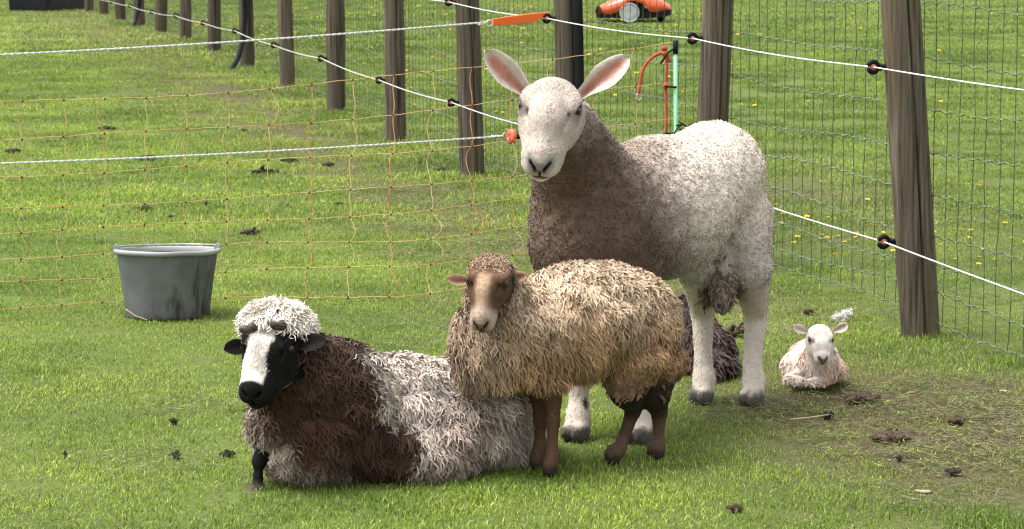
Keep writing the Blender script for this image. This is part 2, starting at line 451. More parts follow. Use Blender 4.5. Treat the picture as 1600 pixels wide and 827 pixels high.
def scatter(name, pts, scl, variants, label, dry_backlit=None, lawn=None, nmax=None, tilt=0.0):
    coll = bpy.data.collections.new(name + '_variants')
    for k, me in enumerate(variants):
        coll.objects.link(bpy.data.objects.new('%s_variant_%d' % (name, k), me))
    n = len(pts)
    me = bpy.data.meshes.new(name); me.vertices.add(n); me.vertices.foreach_set('co', np.asarray(pts, np.float32).ravel())
    def put(nm, ty, key, arr):
        a = me.attributes.new(nm, ty, 'POINT'); a.data.foreach_set(key, np.ascontiguousarray(arr).ravel())
    put('variant', 'INT', 'value', rng.integers(0, len(variants), n).astype(np.int32))
    rot = np.zeros((n, 3), np.float32); rot[:, 2] = rng.random(n) * 2 * math.pi
    if tilt: rot[:, :2] = (rng.random((n, 2)) - 0.5) * tilt
    put('rot', 'FLOAT_VECTOR', 'vector', rot)
    put('scl', 'FLOAT', 'value', np.asarray(scl, np.float32))
    put('dry_backlit', 'FLOAT', 'value', np.asarray(dry_backlit if dry_backlit is not None else np.zeros(n), np.float32))
    put('lawn', 'FLOAT', 'value', np.asarray(lawn if lawn is not None else np.zeros(n), np.float32))
    o = link(name, me, label=label, kind='stuff')
    md = o.modifiers.new('scatter', 'NODES'); md.node_group = scatter_nodes(coll)
    return o
def jitter_grid(y0, y1, step, margin=1.1):
    out = []
    y = y0
    while y < y1:
        hw = 0.205 * y + margin
        x = np.arange(-hw, hw, step)
        out.append(np.stack([x + (rng.random(len(x)) - 0.5) * step, y + (rng.random(len(x)) - 0.5) * step], -1))
        y += step
    return np.vstack(out)
def build_grass():
    for nm, y0, y1, step, size, n, h, wd, k in (
            ('near', 4.6, 12.0, 0.155, 0.30, 1250, (0.009, 0.028), (0.0018, 0.0031), 6),
            ('middle', 12.0, 24.0, 0.30, 0.50, 1400, (0.014, 0.042), (0.0035, 0.0055), 5),
            ('far', 24.0, 64.0, 0.52, 0.95, 1900, (0.02, 0.05), (0.007, 0.011), 5)):
        P = jitter_grid(y0, y1, step)
        fx = P[:, 0] - fence_x(P[:, 1])
        wv = worn(P[:, 0], P[:, 1])
        keep = rng.random(len(P)) > np.clip(wv * 1.2 - 0.32, 0, 0.42)
        P, fx, wv = P[keep], fx[keep], wv[keep]
        lawn = (fx > 0.05).astype(float)
        P3 = np.column_stack([P, terrain(P[:, 0], P[:, 1])])
        n1 = noise(P3 * [1, 1, 0], 1.1, 5, 2)
        s = (0.75 + 0.5 * n1) * (1 - 0.4 * wv) * np.where(lawn > 0, 0.9, 1.0)
        # longer tufts the animals leave at the foot of the fence
        s = s * (1 + 0.45 * np.exp(-((fx + 0.02) / 0.13) ** 2))
        dry_backlit = np.clip(0.05 + 0.7 * wv + 0.30 * (noise(P3 * [1, 1, 0], 0.8, 44, 3) - 0.42), 0, 1)
        dry_backlit = np.clip(dry_backlit + np.where(lawn > 0, .06, .22) * sstep(14, 30, P[:, 1]), 0, 1)  # far blades turned straw: yellower pasture, plus paleness of backlit grass painted in
        var = [blade_patch('turf_%s_%d' % (nm, i), size, n, h, wd, 100 + i * 7 + len(nm)) for i in range(k)]
        scatter('grass', P3, s, var, {'near': 'short green grass in the foreground around the sheep', 'middle': 'grass of the pasture and lawn in the middle distance', 'far': 'grass of the pasture and lawn far behind the sheep'}[nm], dry_backlit, lawn)
build_grass()
def build_tufts():
    # longer, darker clumps that the sheep leave standing
    P = jitter_grid(5.0, 22.0, 0.30)
    n_ = noise(np.column_stack([P, np.zeros(len(P))]), 0.9, 77, 3)
    fx = P[:, 0] - fence_x(P[:, 1])
    P = P[(rng.random(len(P)) < np.clip((n_ - 0.54) * 1.8, 0.012, 0.4)) | ((np.abs(fx) < 0.12) & (rng.random(len(P)) < 0.8))]
    P = P[worn(P[:, 0], P[:, 1]) < 0.45]
    P3 = np.column_stack([P, terrain(P[:, 0], P[:, 1])])
    var = [blade_patch('tuft_%d' % k, 0.11 + 0.04 * k, 110 + 40 * k, (0.03, 0.085), (0.002, 0.0038), 640 + k, lean=0.75) for k in range(4)]
    scatter('grass_tufts', P3, 0.55 + 0.6 * rng.random(len(P3)), var, 'longer tufts of grass scattered over the pasture', np.full(len(P3), .04))
build_tufts()
def build_litter():
    # dead stems and trodden straw lying flat where the turf is worn
    P = jitter_grid(5.0, 14.0, 0.16)
    wv = worn(P[:, 0], P[:, 1])
    P = P[rng.random(len(P)) < np.clip(wv * 1.5 - 0.25, 0.03, .6)]
    P3 = np.column_stack([P, terrain(P[:, 0], P[:, 1]) + 0.006])
    var = []
    for k in range(4):
        r = np.random.default_rng(900 + k); n = 420
        c = np.column_stack([(r.random((n, 2)) - 0.5) * 0.3, r.random(n) * 0.012])
        az = r.random(n) * 6.283; L_ = 0.008 + 0.035 * r.random(n) ** 2; ww = 0.0012 + 0.0018 * r.random(n)
        d = np.stack([np.cos(az), np.sin(az), (r.random(n) - 0.35) * 0.5], -1); s = np.stack([-np.sin(az), np.cos(az), (r.random(n) - .5) * .8], -1)
        a_, b_ = c - d * L_[:, None] / 2, c + d * L_[:, None] / 2; m_ = c + np.column_stack([s[:, :2] * (L_ * 0.15)[:, None], np.zeros(n)])
        V = np.stack([a_ - s * ww[:, None] / 2, a_ + s * ww[:, None] / 2, m_ + s * ww[:, None] / 2, m_ - s * ww[:, None] / 2, b_], 1)
        base = np.arange(n)[:, None] * 5
        col = np.repeat(np.stack([r.random(n), r.random(n) ** 1.6, np.where(r.random(n) < .75, 0.0, 1.0)], -1)[:, None], 5, 1).reshape(-1, 3)
        var.append(mesh_np('litter_%d' % k, V.reshape(-1, 3), base + np.array([[0, 1, 2, 3]]), base + np.array([[3, 2, 4]]), col, False, [M_GRASS]))
    scatter('dead_grass', P3, 0.8 + 0.5 * rng.random(len(P3)), var, 'dead straw lying on the worn turf near the lamb', np.full(len(P3), .5))
build_litter()
# ------------------------------------------------------------------ sculpting: smooth unions of tapered forms, meshed
class Sculpt:
    def __init__(s, lo, hi, h):
        s.lo, s.h = np.asarray(lo, float), h
        s.n = np.ceil((np.asarray(hi) - s.lo) / h).astype(int) + 1
        s.D = np.full(s.n, 0.3, np.float32)
        s.R, s.c, s.sc = np.eye(3), np.zeros(3), 1.0
    def frame(s, Rm=None, c=None, sc=1.0):
        s.R = np.eye(3) if Rm is None else Rm      # columns: local axes in world
        s.c = np.zeros(3) if c is None else np.asarray(c, float); s.sc = sc
        return s
    def _win(s, pts, r):
        W = np.asarray(pts) @ s.R.T * s.sc + s.c
        r = r * s.sc
        a = np.clip(np.floor((W.min(0) - r - s.lo) / s.h).astype(int), 0, s.n - 1)
        b = np.clip(np.ceil((W.max(0) + r - s.lo) / s.h).astype(int) + 1, 1, s.n)
        ax = [s.lo[i] + np.arange(a[i], b[i]) * s.h for i in range(3)]
        G = np.stack(np.meshgrid(*ax, indexing='ij'), -1)
        return tuple(slice(a[i], b[i]) for i in range(3)), (G - s.c) @ s.R / s.sc
    def _mix(s, win, d, k, cut):
        d = (d * s.sc).astype(np.float32); k *= s.sc
        A = s.D[win]
        if cut:
            d = -d; h = np.clip(0.5 - 0.5 * (A - d) / k, 0, 1); s.D[win] = A * (1 - h) + d * h + k * h * (1 - h)
        else:
            h = np.clip(0.5 + 0.5 * (A - d) / k, 0, 1); s.D[win] = A * (1 - h) + d * h - k * h * (1 - h)
    def ell(s, c, r, k=0.02, Rm=None, cut=False):
        c = np.asarray(c, float); r = np.asarray(r, float) * np.ones(3)
        win, q = s._win([c], r.max() + k * 1.5 + 2 * s.h / s.sc)
        q = q - c
        if Rm is not None: q = q @ Rm
        k0 = np.linalg.norm(q / r, axis=-1); k1 = np.linalg.norm(q / (r * r), axis=-1) + 1e-9
        s._mix(win, k0 * (k0 - 1) / k1, k, cut)
    def cone(s, a, b, ra, rb, k=0.02, flat=None, cut=False):
        """Round cone a->b; flat=(axis, f): cross-section scaled by f along axis."""
        a = np.asarray(a, float); b = np.asarray(b, float)
        win, q = s._win([a, b], max(ra, rb) * (max(1, flat[1]) if flat else 1) + k * 1.5 + 2 * s.h / s.sc)
        ab = b - a; L2 = ab @ ab
        q = q - a
        if flat:
            v = nrm(flat[0]); v = nrm(v - (v @ ab) / L2 * ab)
            q = q + (1 / flat[1] - 1) * (q @ v)[..., None] * v
        t = np.clip(q @ ab / L2, 0, 1)
        s._mix(win, np.linalg.norm(q - t[..., None] * ab, axis=-1) - (ra + (rb - ra) * t), k, cut)
    def chain(s, pts, rad, k=0.02, flat=None):
        for i in range(len(pts) - 1): s.cone(pts[i], pts[i + 1], rad[i], rad[i + 1], k, flat)
    def mesh(s, smooth=2):
        D = s.D; n = s.n
        ins = D < 0
        cn = n - 1
        sumP = np.zeros((cn[0] * cn[1] * cn[2], 3)); cnt = np.zeros(len(sumP), np.int32)
        cid = lambda i, j, k: (i * cn[1] + j) * cn[2] + k
        quads = []
        for ax in range(3):
            sl0 = [slice(None)] * 3; sl1 = [slice(None)] * 3; sl0[ax] = slice(0, -1); sl1[ax] = slice(1, None)
            E = ins[tuple(sl0)] != ins[tuple(sl1)]
            I = np.argwhere(E)
            u, v = (ax + 1) % 3, (ax + 2) % 3
            ok = (I[:, u] > 0) & (I[:, v] > 0) & (I[:, u] < n[u] - 1) & (I[:, v] < n[v] - 1)
            I = I[ok]
            J = I.copy(); J[:, ax] += 1
            d0 = D[tuple(I.T)]; d1 = D[tuple(J.T)]
            P = I.astype(float); P[:, ax] += d0 / (d0 - d1)
            cs = []
            for du, dv in ((0, 0), (-1, 0), (-1, -1), (0, -1)):
                C = I.copy(); C[:, u] += du; C[:, v] += dv
                c = cid(C[:, 0], C[:, 1], C[:, 2]); cs.append(c)
                for a in range(3): sumP[:, a] += np.bincount(c, P[:, a], len(sumP))
                cnt += np.bincount(c, minlength=len(sumP)).astype(np.int32)
            q = np.stack(cs, -1)
            fl = d0 < 0
            q[~fl] = q[~fl][:, ::-1]
            quads.append(q)
        Q = np.vstack(quads)
        use = np.nonzero(cnt)[0]
        idx = np.full(len(cnt), -1); idx[use] = np.arange(len(use))
        V = sumP[use] / cnt[use][:, None] * s.h + s.lo
        Q = idx[Q]
        e = np.vstack([Q[:, [0, 1]], Q[:, [1, 2]], Q[:, [2, 3]], Q[:, [3, 0]]])
        deg = np.bincount(e[:, 0], minlength=len(V)) + np.bincount(e[:, 1], minlength=len(V))
        for it in range(smooth):
            S = np.stack([np.bincount(e[:, 0], V[e[:, 1], a], len(V)) + np.bincount(e[:, 1], V[e[:, 0], a], len(V)) for a in range(3)], -1)
            V = V * 0.5 + 0.5 * S / np.maximum(deg, 1)[:, None]
        return V, Q
def normals(V, Q):
    n = np.cross(V[Q[:, 2]] - V[Q[:, 0]], V[Q[:, 3]] - V[Q[:, 1]])
    N = np.stack([sum(np.bincount(Q[:, j], n[:, a], len(V)) for j in range(4)) for a in range(3)], -1)
    return nrm(N)
def lumpy(V, Q, freq, amp, seed, zmin=0.0, away=None, rad=0.0):
    N = normals(V, Q)
    k = sstep(zmin, zmin + .05, V[:, 2])
    if away is not None: k = k * sstep(rad, rad + .04, np.linalg.norm(V - away, axis=1))
    return V + N * (amp * k * (noise(V, freq, seed, 2) - .5) * 2)[:, None]
def surf_sample(V, Q, n, keep=None, back=0.4):
    """Random points on the surface, denser on the side that the camera may see; keep(P) in 0..1."""
    N = normals(V, Q)
    c = V[Q].mean(1); nf = np.cross(V[Q[:, 2]] - V[Q[:, 0]], V[Q[:, 3]] - V[Q[:, 1]])
    ar = np.linalg.norm(nf, axis=1)
    facing = (nrm(nf) * nrm(CAMP - c)).sum(1)
    wgt = ar * np.where(facing > -0.25, 1.0, back)
    if keep is not None: wgt = wgt * keep(c)
    f = rng.choice(len(Q), n, p=wgt / wgt.sum())
    u, v = rng.random(n)[:, None], rng.random(n)[:, None]
    A, B, C, E = (V[Q[f, j]] for j in range(4))
    P = (A * (1 - u) + B * u) * (1 - v) + (E * (1 - u) + C * u) * v
    Nn = nrm((N[Q[f, 0]] * (1 - u) + N[Q[f, 1]] * u) * (1 - v) + (N[Q[f, 3]] * (1 - u) + N[Q[f, 2]] * u) * v)
    return P, Nn
def locks(P, N, L, W, col, segs=6, lift=0.5, droop=0.6, rnd=0.4, amp=0.004, turns=1.5, flow=None, tip=1.15, root=0.8, sides=2, flatw=0.0, clump=0.0):
    """One wavy tapered strand of wool per point -> arrays for one mesh."""
    n = len(P)
    L = np.broadcast_to(np.asarray(L, float), (n,)); W = np.broadcast_to(np.asarray(W, float), (n,))
    G = np.tile(np.array([0, 0, -1.0]), (n, 1)) if flow is None else np.broadcast_to(np.asarray(flow, float), (n, 3))
    rv = rng.normal(size=(n, 3))
    if clump:   # neighbours lean the same way, so the fleece parts into staples
        rv = rv * 0.45 + clump * np.stack([noise(P, 22, 70 + a, 2) - 0.5 for a in range(3)], -1) * 5
    T = G - (G * N).sum(1, keepdims=True) * N + rnd * (rv - (rv * N).sum(1, keepdims=True) * N)
    T = nrm(T)
    d0 = nrm(N * lift + T); d1 = nrm(T * 0.6 + G * 0.6 + N * 0.1)
    e1 = nrm(np.cross(d0, N + 1e-3)); e2 = np.cross(d0, e1)
    ph = rng.random(n) * 6.283 if not clump else 14 * noise(P, 32, 90, 1) + 1.3 * rng.random(n)
    tw = turns * (0.7 + 0.6 * (rng.random(n) if not clump else .4 * rng.random(n) + .6 * noise(P, 28, 91, 1)))
    am = np.broadcast_to(np.asarray(amp, float), (n,)) * (0.5 + rng.random(n))
    cur = P - N * 0.004
    if sides == 2:      # flat strand, rolled a little out of the surface
        rl = rng.normal(size=n)[:, None] * .6; e1, e2 = e1 * np.cos(rl) + e2 * np.sin(rl), e2 * np.cos(rl) - e1 * np.sin(rl)
    th = np.arange(sides) / sides * 6.2832
    out = np.zeros((n, segs + 1, sides, 3), np.float32); cc = np.zeros((n, segs + 1, sides, 3), np.float32)
    for s in range(segs + 1):
        t = s / segs
        if s:
            d = nrm(d0 * (1 - droop * t) + d1 * droop * t)
            cur = cur + d * (L / segs)[:, None]
        a = ph + 6.2832 * tw * t
        off = (np.sin(a)[:, None] * e1 + np.cos(a)[:, None] * e2 * 0.7) * (am * min(1, 2.2 * t))[:, None]
        r = W * (1.0, 0.05)[s == segs] * (0.75 + 0.5 * math.sin(math.pi * min(1, t * 1.1)))
        p = cur + off
        out[:, s] = p[:, None] + r[:, None, None] * (e1[:, None] * np.cos(th)[None, :, None] + e2[:, None] * np.sin(th)[None, :, None])
        cc[:, s] = (col * (root + (tip - root) * t))[:, None]  # paler bleached tips; darker roots put shade between the locks into the colour
    i = (np.arange(n) * (segs + 1) * sides)[:, None, None] + (np.arange(segs) * sides)[None, :, None]
    j = np.arange(sides if sides > 2 else 1)[None, None]; k = (j + 1) % sides
    q = np.stack([i + j, i + k, i + sides + k, i + sides + j], -1).reshape(-1, 4)
    return out.reshape(-1, 3), q, np.clip(cc.reshape(-1, 3), 0, 0.95)
def join(parts):
    V, Q, C, o = [], [], [], 0
    for v, q, c in parts:
        V.append(v); Q.append(q + o); C.append(c); o += len(v)
    return np.vstack(V), np.vstack(Q), np.vstack(C)
def lerp3(a, b, t):
    return np.asarray(a) * (1 - np.asarray(t)[..., None]) + np.asarray(b) * np.asarray(t)[..., None]

def head_frame(yaw=0, pitch=60, roll=0):
    """Columns: side, muzzle axis, top of the face; yaw>0 turns the face to the picture's right, facing the camera at 0."""
    p = R(pitch)
    S = np.array([1.0, 0, 0]); F = np.array([0, -math.cos(p), -math.sin(p)]); U = np.array([0, -math.sin(p), math.cos(p)])
    cy, sy = math.cos(R(yaw)), math.sin(R(yaw))
    Z = np.array([[cy, -sy, 0], [sy, cy, 0], [0, 0, 1]])
    cr, sr = math.cos(R(roll)), math.sin(R(roll))
    Y = np.array([[cr, 0, sr], [0, 1, 0], [-sr, 0, cr]])
    return Y @ Z @ np.stack([S, F, U], -1)
def sculpt_head(Rm, c, s, h, neck=None, muzzle=1.0, narrow=1.0, jaw=1.0, extra=None, roman=0.0, crown=-.058):
    lo = c - 0.215 * s; hi = c + 0.215 * s
    g = Sculpt(lo, hi, h).frame(Rm, c, s)
    m, w_ = muzzle, narrow
    g.ell((0, crown, -.018), (.068, .066, .066), .02)                                  # cranium
    g.cone((0, crown + .013, .004), (0, .05, .012 + roman), .056, .047, .03, ((1, 0, 0), 1.12))   # forehead
    g.cone((0, .04, .012 + roman), (0, .135 * m, -.004), .045, .036, .025, ((1, 0, 0), w_))  # bridge of the nose
    g.ell((0, .148 * m, -.018), (.047 * w_, .036, .036), .025)                         # muzzle
    g.cone((0, -.04, -.058), (0, .13 * m, -.046), .046 * jaw, .030, .03, ((1, 0, 0), 1.15))  # jaw
    for sx in (-1, 1):
        g.ell((sx * .043, .005, -.044), (.033, .068, .048), .03)                       # cheek
        g.cone((sx * .028 * w_, .02, -.014), (sx * .019 * w_, .122 * m, -.022), .045, .033, .025)   # upper jaw
        g.ell((sx * .060, .006, .018), (.021, .028, .021), .018)                       # rim of the eye socket
        g.ell((sx * .050, -.014, .036), (.022, .028, .014), .02)                       # brow
        g.ell((sx * .024, .160 * m, -.026), (.022, .026, .024), .014)                  # upper lip
    g.ell((0, .158 * m, -.052), (.028 * w_, .030, .017), .012)                         # lower lip and chin
    for sx in (-1, 1):
        g.cone((sx * .058, .012, .004), (sx * .036, .085 * m, -.006), .014, .010, .012)       # cheekbone
        g.ell((sx * .058, -.002, .034), (.020, .024, .010), .010)                             # upper lid
    if extra: extra(g)
    if neck is not None:
        for a, b, ra, rb in neck: g.frame().cone(a, b, ra, rb, .03)
        g.frame(Rm, c, s)
    for sx in (-1, 1):
        g.ell((sx * .0780, .012, .0300), (.014, .0185, .0085), .004, cut=True)            # eye socket
        g.ell((sx * .050, .048, .030), (.006, .026, .007), .010, cut=True)             # tear groove
        a = -R(42) * sx
        q = np.array([[math.cos(a), 0, math.sin(a)], [0, 1, 0], [-math.sin(a), 0, math.cos(a)]])
        g.ell((sx * .0185, .184 * m, -.004), (.0135, .016, .0048), .004, q, cut=True)  # nostril
    g.ell((0, .186 * m, -.030), (.0022, .016, .014), .004, cut=True)                   # cleft of the upper lip
    g.ell((0, .172 * m, -.0425), (.036, .030, .0026), .004, cut=True)                  # mouth
    return g.mesh(1)
def muzzle_marks(q, c, m, pad, dark, lip):
    """Nose leather, nostrils, cleft and mouth line, in head coordinates."""
    front = sstep(.150, .165, q[:, 1] / m)
    def seg(ax, az, bx, bz):
        px, pz = np.abs(q[:, 0]) - ax, q[:, 2] - az
        t = np.clip((px * (bx - ax) + pz * (bz - az)) / ((bx - ax) ** 2 + (bz - az) ** 2), 0, 1)
        return np.hypot(px - t * (bx - ax), pz - t * (bz - az))
    d1 = seg(.011, -.014, .025, .005)
    c = lerp3(c, pad, np.clip(sstep(.022, .004, d1) + sstep(.014, .008, np.abs(q[:, 0])) * sstep(-.030, -.022, q[:, 2]) * sstep(.012, .002, q[:, 2]), 0, 1) * front * .9)
    c = lerp3(c, dark, sstep(.0066, .0022, d1) * front)
    c = lerp3(c, dark, sstep(.0040, .0016, seg(0, -.022, 0, -.040)) * front * .9)
    mo = sstep(.0050, .0018, np.abs(q[:, 2] + .0435 - .22 * np.maximum(np.abs(q[:, 0]) - .012, 0))) * sstep(.125, .14, q[:, 1] / m) * sstep(.046, .040, np.abs(q[:, 0]))
    return lerp3(c, lip, mo)
def ear(base, tip, face, width, thick=0.004, cup=0.35, col_in=(0.5, 0.3, 0.25), col_out=(0.7, 0.65, 0.6), droop=0.0, nu=16, nv=9, blunt=0.52):
    base, tip = np.asarray(base, float), np.asarray(tip, float)
    ax = tip - base; Ln = np.linalg.norm(ax); ax = ax / Ln
    f = nrm(np.asarray(face, float) - (np.asarray(face) @ ax) * ax); s = np.cross(ax, f)
    u = np.linspace(0, 1, nu)[:, None]; v = np.linspace(-1, 1, nv)[None]
    wd = width * 0.5 * (0.40 + 0.60 * sstep(0, .55, u)) * np.sqrt(np.clip(1 - np.clip((u - blunt) / (1.001 - blunt), 0, 1) ** 1.9, 0.0, 1))
    bend = -droop * Ln * u ** 2
    sh = []
    for side in (1, -1):
        dep = cup * width * (np.abs(v) ** 1.8 - 0.35) * (1 - 0.7 * u) + side * thick * (1 - np.abs(v) ** 4)
        P = base + ax * (u * Ln)[..., None] + s * (wd * v)[..., None] + f * dep[..., None] + np.array([0, 0, 1.0]) * (bend + 0 * v)[..., None]
        sh.append(P)
    V = np.vstack([sh[0].reshape(-1, 3), sh[1].reshape(-1, 3)])
    i = np.arange(nu - 1)[:, None] * nv + np.arange(nv - 1)[None]
    q = np.stack([i, i + 1, i + nv + 1, i + nv], -1).reshape(-1, 4)
    n0 = nu * nv
    Q = [q, q[:, ::-1] + n0]
    for j in (0, nv - 1):
        k = np.arange(nu - 1) * nv + j
        e = np.stack([k, k + nv, k + nv + n0, k + n0], -1); Q.append(e if j else e[:, ::-1])
    k = (nu - 1) * nv + np.arange(nv - 1); Q.append(np.stack([k + 1, k, k + n0, k + 1 + n0], -1))
    inner = np.clip(1 - (np.abs(v + .12) / 0.52) ** 4, 0, 1) * sstep(0, .12, u) * sstep(1.0, 0.8, u)
    blot = 0.75 + 0.5 * noise(sh[0], 60, 5, 2)
    ci = lerp3(np.asarray(col_out), np.asarray(col_in), inner) * blot[..., None]
    co = np.tile(np.asarray(col_out), (n0, 1))
    return V, np.vstack(Q), np.vstack([ci.reshape(-1, 3), co])
def fur(V, Q, n, colf, L, W, flow, keep=None, lift=0.3, rnd=0.35, tipk=1.12, jit=0.2, segs=2):
    P, N = surf_sample(V, Q, n, keep)
    c = colf(P) * (1 - jit + 2 * jit * rng.random(n))[:, None]
    F = flow(P) if callable(flow) else np.broadcast_to(np.asarray(flow, float), P.shape)
    return locks(P + N * 0.003, N, L * (0.6 + 0.8 * rng.random(n)), W, c, segs, lift, 0.2, rnd, 0, 0, F, tipk, 0.95)
def hoofed(g, pts, rad, fwd, hoof=0.026, k=0.012):
    """A jointed leg ending in a cloven hoof."""
    g.chain(pts, rad, k)
    fwd = nrm(np.array([fwd[0], fwd[1], 0])); sd = np.array([-fwd[1], fwd[0], 0])
    e = np.asarray(pts[-1])
    Rm = np.stack([sd, fwd, np.array([0, 0, 1.0])], -1)
    for sx in (-1, 1):
        g.ell(np.array([e[0], e[1], 0.024]) + sd * sx * hoof * 0.52 + fwd * hoof * 0.35, (hoof * 0.55, hoof * 1.15, 0.03), 0.006, Rm)
def eyes(owner, org, Rm, c, s, m=None, r=0.0140):
    for sx in (-1, 1):
        mb = MB(); p = c + Rm @ (np.array([sx * .0665, .011, .0255]) * s)
        mb.ball(p, r * s, 14, 10)
        link('eye', mb.mesh('eye', m or M_EYE, True, org), owner)
def animal(name, label, cat, org, parts, fleece_parts, group=None):
    V, Q, C = join(parts)
    o = link(name, mesh_np(name, V - org, Q, None, C, True, [M_SKIN]), None, org, label, cat, group)
    for nm, fp in fleece_parts:
        V, Q, C = join(fp)
        link(nm, mesh_np(nm, V - org, Q, None, C, True, [M_WOOL]), o)
    return o

# ------------------------------------------------------------------ the tall white ram, standing, looking at the camera
def white_ram():
    org = np.array([0.42, 7.15, 0.0])
    hc = at(860, 174, 6.62); Rm = head_frame(-7, 47, 6); s = 1.02
    chest, mid, rump = at(932, 352, 6.95), at(1035, 325, 7.16), at(1112, 280, 7.40)
    nb, nt_ = at(918, 300, 6.90), at(885, 212, 6.76)
    g = Sculpt((-0.02, 6.55, -0.02), (0.98, 7.80, 1.12), 0.008)
    g.chain([chest, mid, rump], [.176, .184, .152], .05)
    g.ell(at(1116, 264, 7.42), (.125, .14, .13), .05)
    g.ell(at(925, 385, 6.88), (.165, .13, .15), .05)                # brisket
    g.ell(at(1012, 290, 7.15), (.12, .16, .12), .05)                # loin and withers
    g.cone(nb, nt_, .150, .098, .05)
    fd = nrm(chest - rump)
    # hind legs: thigh, knee, hock pointing backwards, shank
    hoofed(g, [at(1150, 345, 7.42), at(1172, 420, 7.36), at(1181, 492, 7.50), at(1176, 570, 7.46), at(1178, 597, 7.44), at(1177, 617, 7.41)], [.112, .060, .034, .0275, .034, .030], fd, .033)
    hoofed(g, [at(1085, 350, 7.42), at(1088, 420, 7.34), at(1098, 488, 7.50), at(1099, 565, 7.48), at(1100, 592, 7.47), at(1099, 612, 7.45)], [.098, .052, .034, .0255, .033, .030], fd, .032)
    # front legs
    hoofed(g, [at(885, 430, 6.92), at(897, 510, 6.93), at(903, 570, 6.93), at(905, 625, 6.93), at(903, 650, 6.92), at(903, 668, 6.90)], [.085, .045, .036, .0255, .033, .030], fd, .034)
    hoofed(g, [at(985, 430, 6.93), at(995, 510, 6.92), at(1001, 575, 6.91), at(1002, 635, 6.90), at(1002, 662, 6.89), at(1001, 682, 6.87)], [.085, .045, .036, .0255, .032, .030], fd, .034)
    g.ell(at(1129, 447, 7.32), (.032, .032, .062), .012)             # scrotum
    g.cone(at(1129, 390, 7.34), at(1129, 430, 7.32), .03, .026, .015)
    V, Q = g.mesh(3); V = lumpy(V, Q, 42, .005, 5, .36)
    HV, HQ = sculpt_head(Rm, hc, s, .0027, [(nt_, hc + Rm @ np.array([0, -.05, -.05]), .088, .062)], .99, .93, 1.08, roman=0.006, crown=-.036)
    dark = np.array([.120, .080, .056]); white = np.array([.66, .585, .51]); grey = np.array([.44, .395, .355]); taupe = np.array([.27, .215, .175])
    nk = (nb + nt_) / 2
    def wool(P):
        n = noise(P, 9, 3, 3)
        dch = np.linalg.norm((P - at(925, 372, 6.82)) / np.array([.225, .25, .25]), axis=1)
        dn = np.linalg.norm((P - at(898, 262, 6.80)) / np.array([.135, .2, .17]), axis=1)
        d = np.minimum(dch, dn) + (n - .5) * .5
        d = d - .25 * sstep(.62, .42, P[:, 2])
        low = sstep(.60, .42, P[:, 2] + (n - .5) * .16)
        c = lerp3(white, grey, low * .85)  # greyer lower wool: soiled coat, with the shading of the belly painted in
        d = d + .32 * (noise(P, 34, 12, 2) - .5)
        c = lerp3(c, [.52, .455, .40], sstep(2.1, 1.1, d) * .7)
        c = lerp3(c, taupe, sstep(1.60, .95, d - .5 * sstep(.70, .80, P[:, 2]) * (P[:, 1] > 6.95)))
        c = lerp3(c, dark, sstep(1.20, .50, d))
        c = c * (.84 + .32 * noise(P, 42, 5, 2))[:, None]
        leg = sstep(.37, .33, P[:, 2])
        return lerp3(c, [.55, .485, .415], leg)
    def body(P):
        c = wool(P)
        hz = sstep(.052, .036, P[:, 2] + (noise(P, 60, 2) - .5) * .02)
        scr = np.exp(-(np.linalg.norm((P - at(1127, 442, 7.36)) / [.045, .06, .085], axis=1)) ** 4)
        c = lerp3(c, [.20, .155, .12], scr)
        mud = sstep(.66, .75, noise(P * [1, 1, .35], 30, 8, 2)) * sstep(.2, .12, P[:, 2]) * sstep(7.1, 7.0, P[:, 1])
        c = lerp3(c, [.05, .03, .02], mud)
        return lerp3(c, [.10, .09, .08], hz)
    def face(P):
        q = (P - hc) @ Rm / s
        c = np.tile(np.array([.46, .395, .345]), (len(P), 1)) * (.84 + .32 * noise(P, 40, 4, 2))[:, None]
        c = muzzle_marks(q, c, .99, [.17, .16, .155], [.016, .014, .014], [.13, .10, .095])
        for sx in (-1, 1):
            ee = np.exp(-(((q[:, 0] - sx * .074) / .013) ** 2 + ((q[:, 1] - .013) / .022) ** 2 + ((q[:, 2] - .029) / .011) ** 2))
            c = lerp3(c, [.035, .028, .025], np.clip(ee * 1.8, 0, 1))
            tear = np.exp(-(((q[:, 0] - sx * .066) / .008) ** 2 + ((q[:, 1] - .042) / .02) ** 2 + ((q[:, 2] - .022) / .02) ** 2))
            c = lerp3(c, [.30, .25, .23], tear * .6)
        back = sstep(-.06, -.11, q[:, 1] + (q[:, 2] + .05) * .5 + .03)
        return lerp3(c, dark * 1.2, back * sstep(.0, -.05, q[:, 2]))
    e1 = ear(at(828, 152, 6.66), at(757, 79, 6.60), nrm(CAMP - hc) + np.array([.45, 0, -.1]), .072, .0045, .42, (.40, .17, .125), (.53, .46, .41), 0)
    e2 = ear(at(905, 152, 6.68), at(983, 89, 6.68), nrm(CAMP - hc) + np.array([-.45, 0, -.1]), .070, .0045, .42, (.34, .14, .10), (.53, .46, .41), 0)
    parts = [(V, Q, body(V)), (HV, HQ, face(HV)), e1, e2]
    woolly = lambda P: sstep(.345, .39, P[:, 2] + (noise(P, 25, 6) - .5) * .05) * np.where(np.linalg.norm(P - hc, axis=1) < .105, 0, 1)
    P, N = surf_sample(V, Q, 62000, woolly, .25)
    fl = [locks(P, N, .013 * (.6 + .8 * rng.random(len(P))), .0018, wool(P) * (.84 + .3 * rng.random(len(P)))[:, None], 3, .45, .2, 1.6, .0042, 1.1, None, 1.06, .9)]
    # longer wool on the scrotum
    sp = lambda P: np.exp(-(np.linalg.norm((P - at(1127, 445, 7.36)) / [.045, .06, .085], axis=1)) ** 4)
    P, N = surf_sample(V, Q, 700, sp)
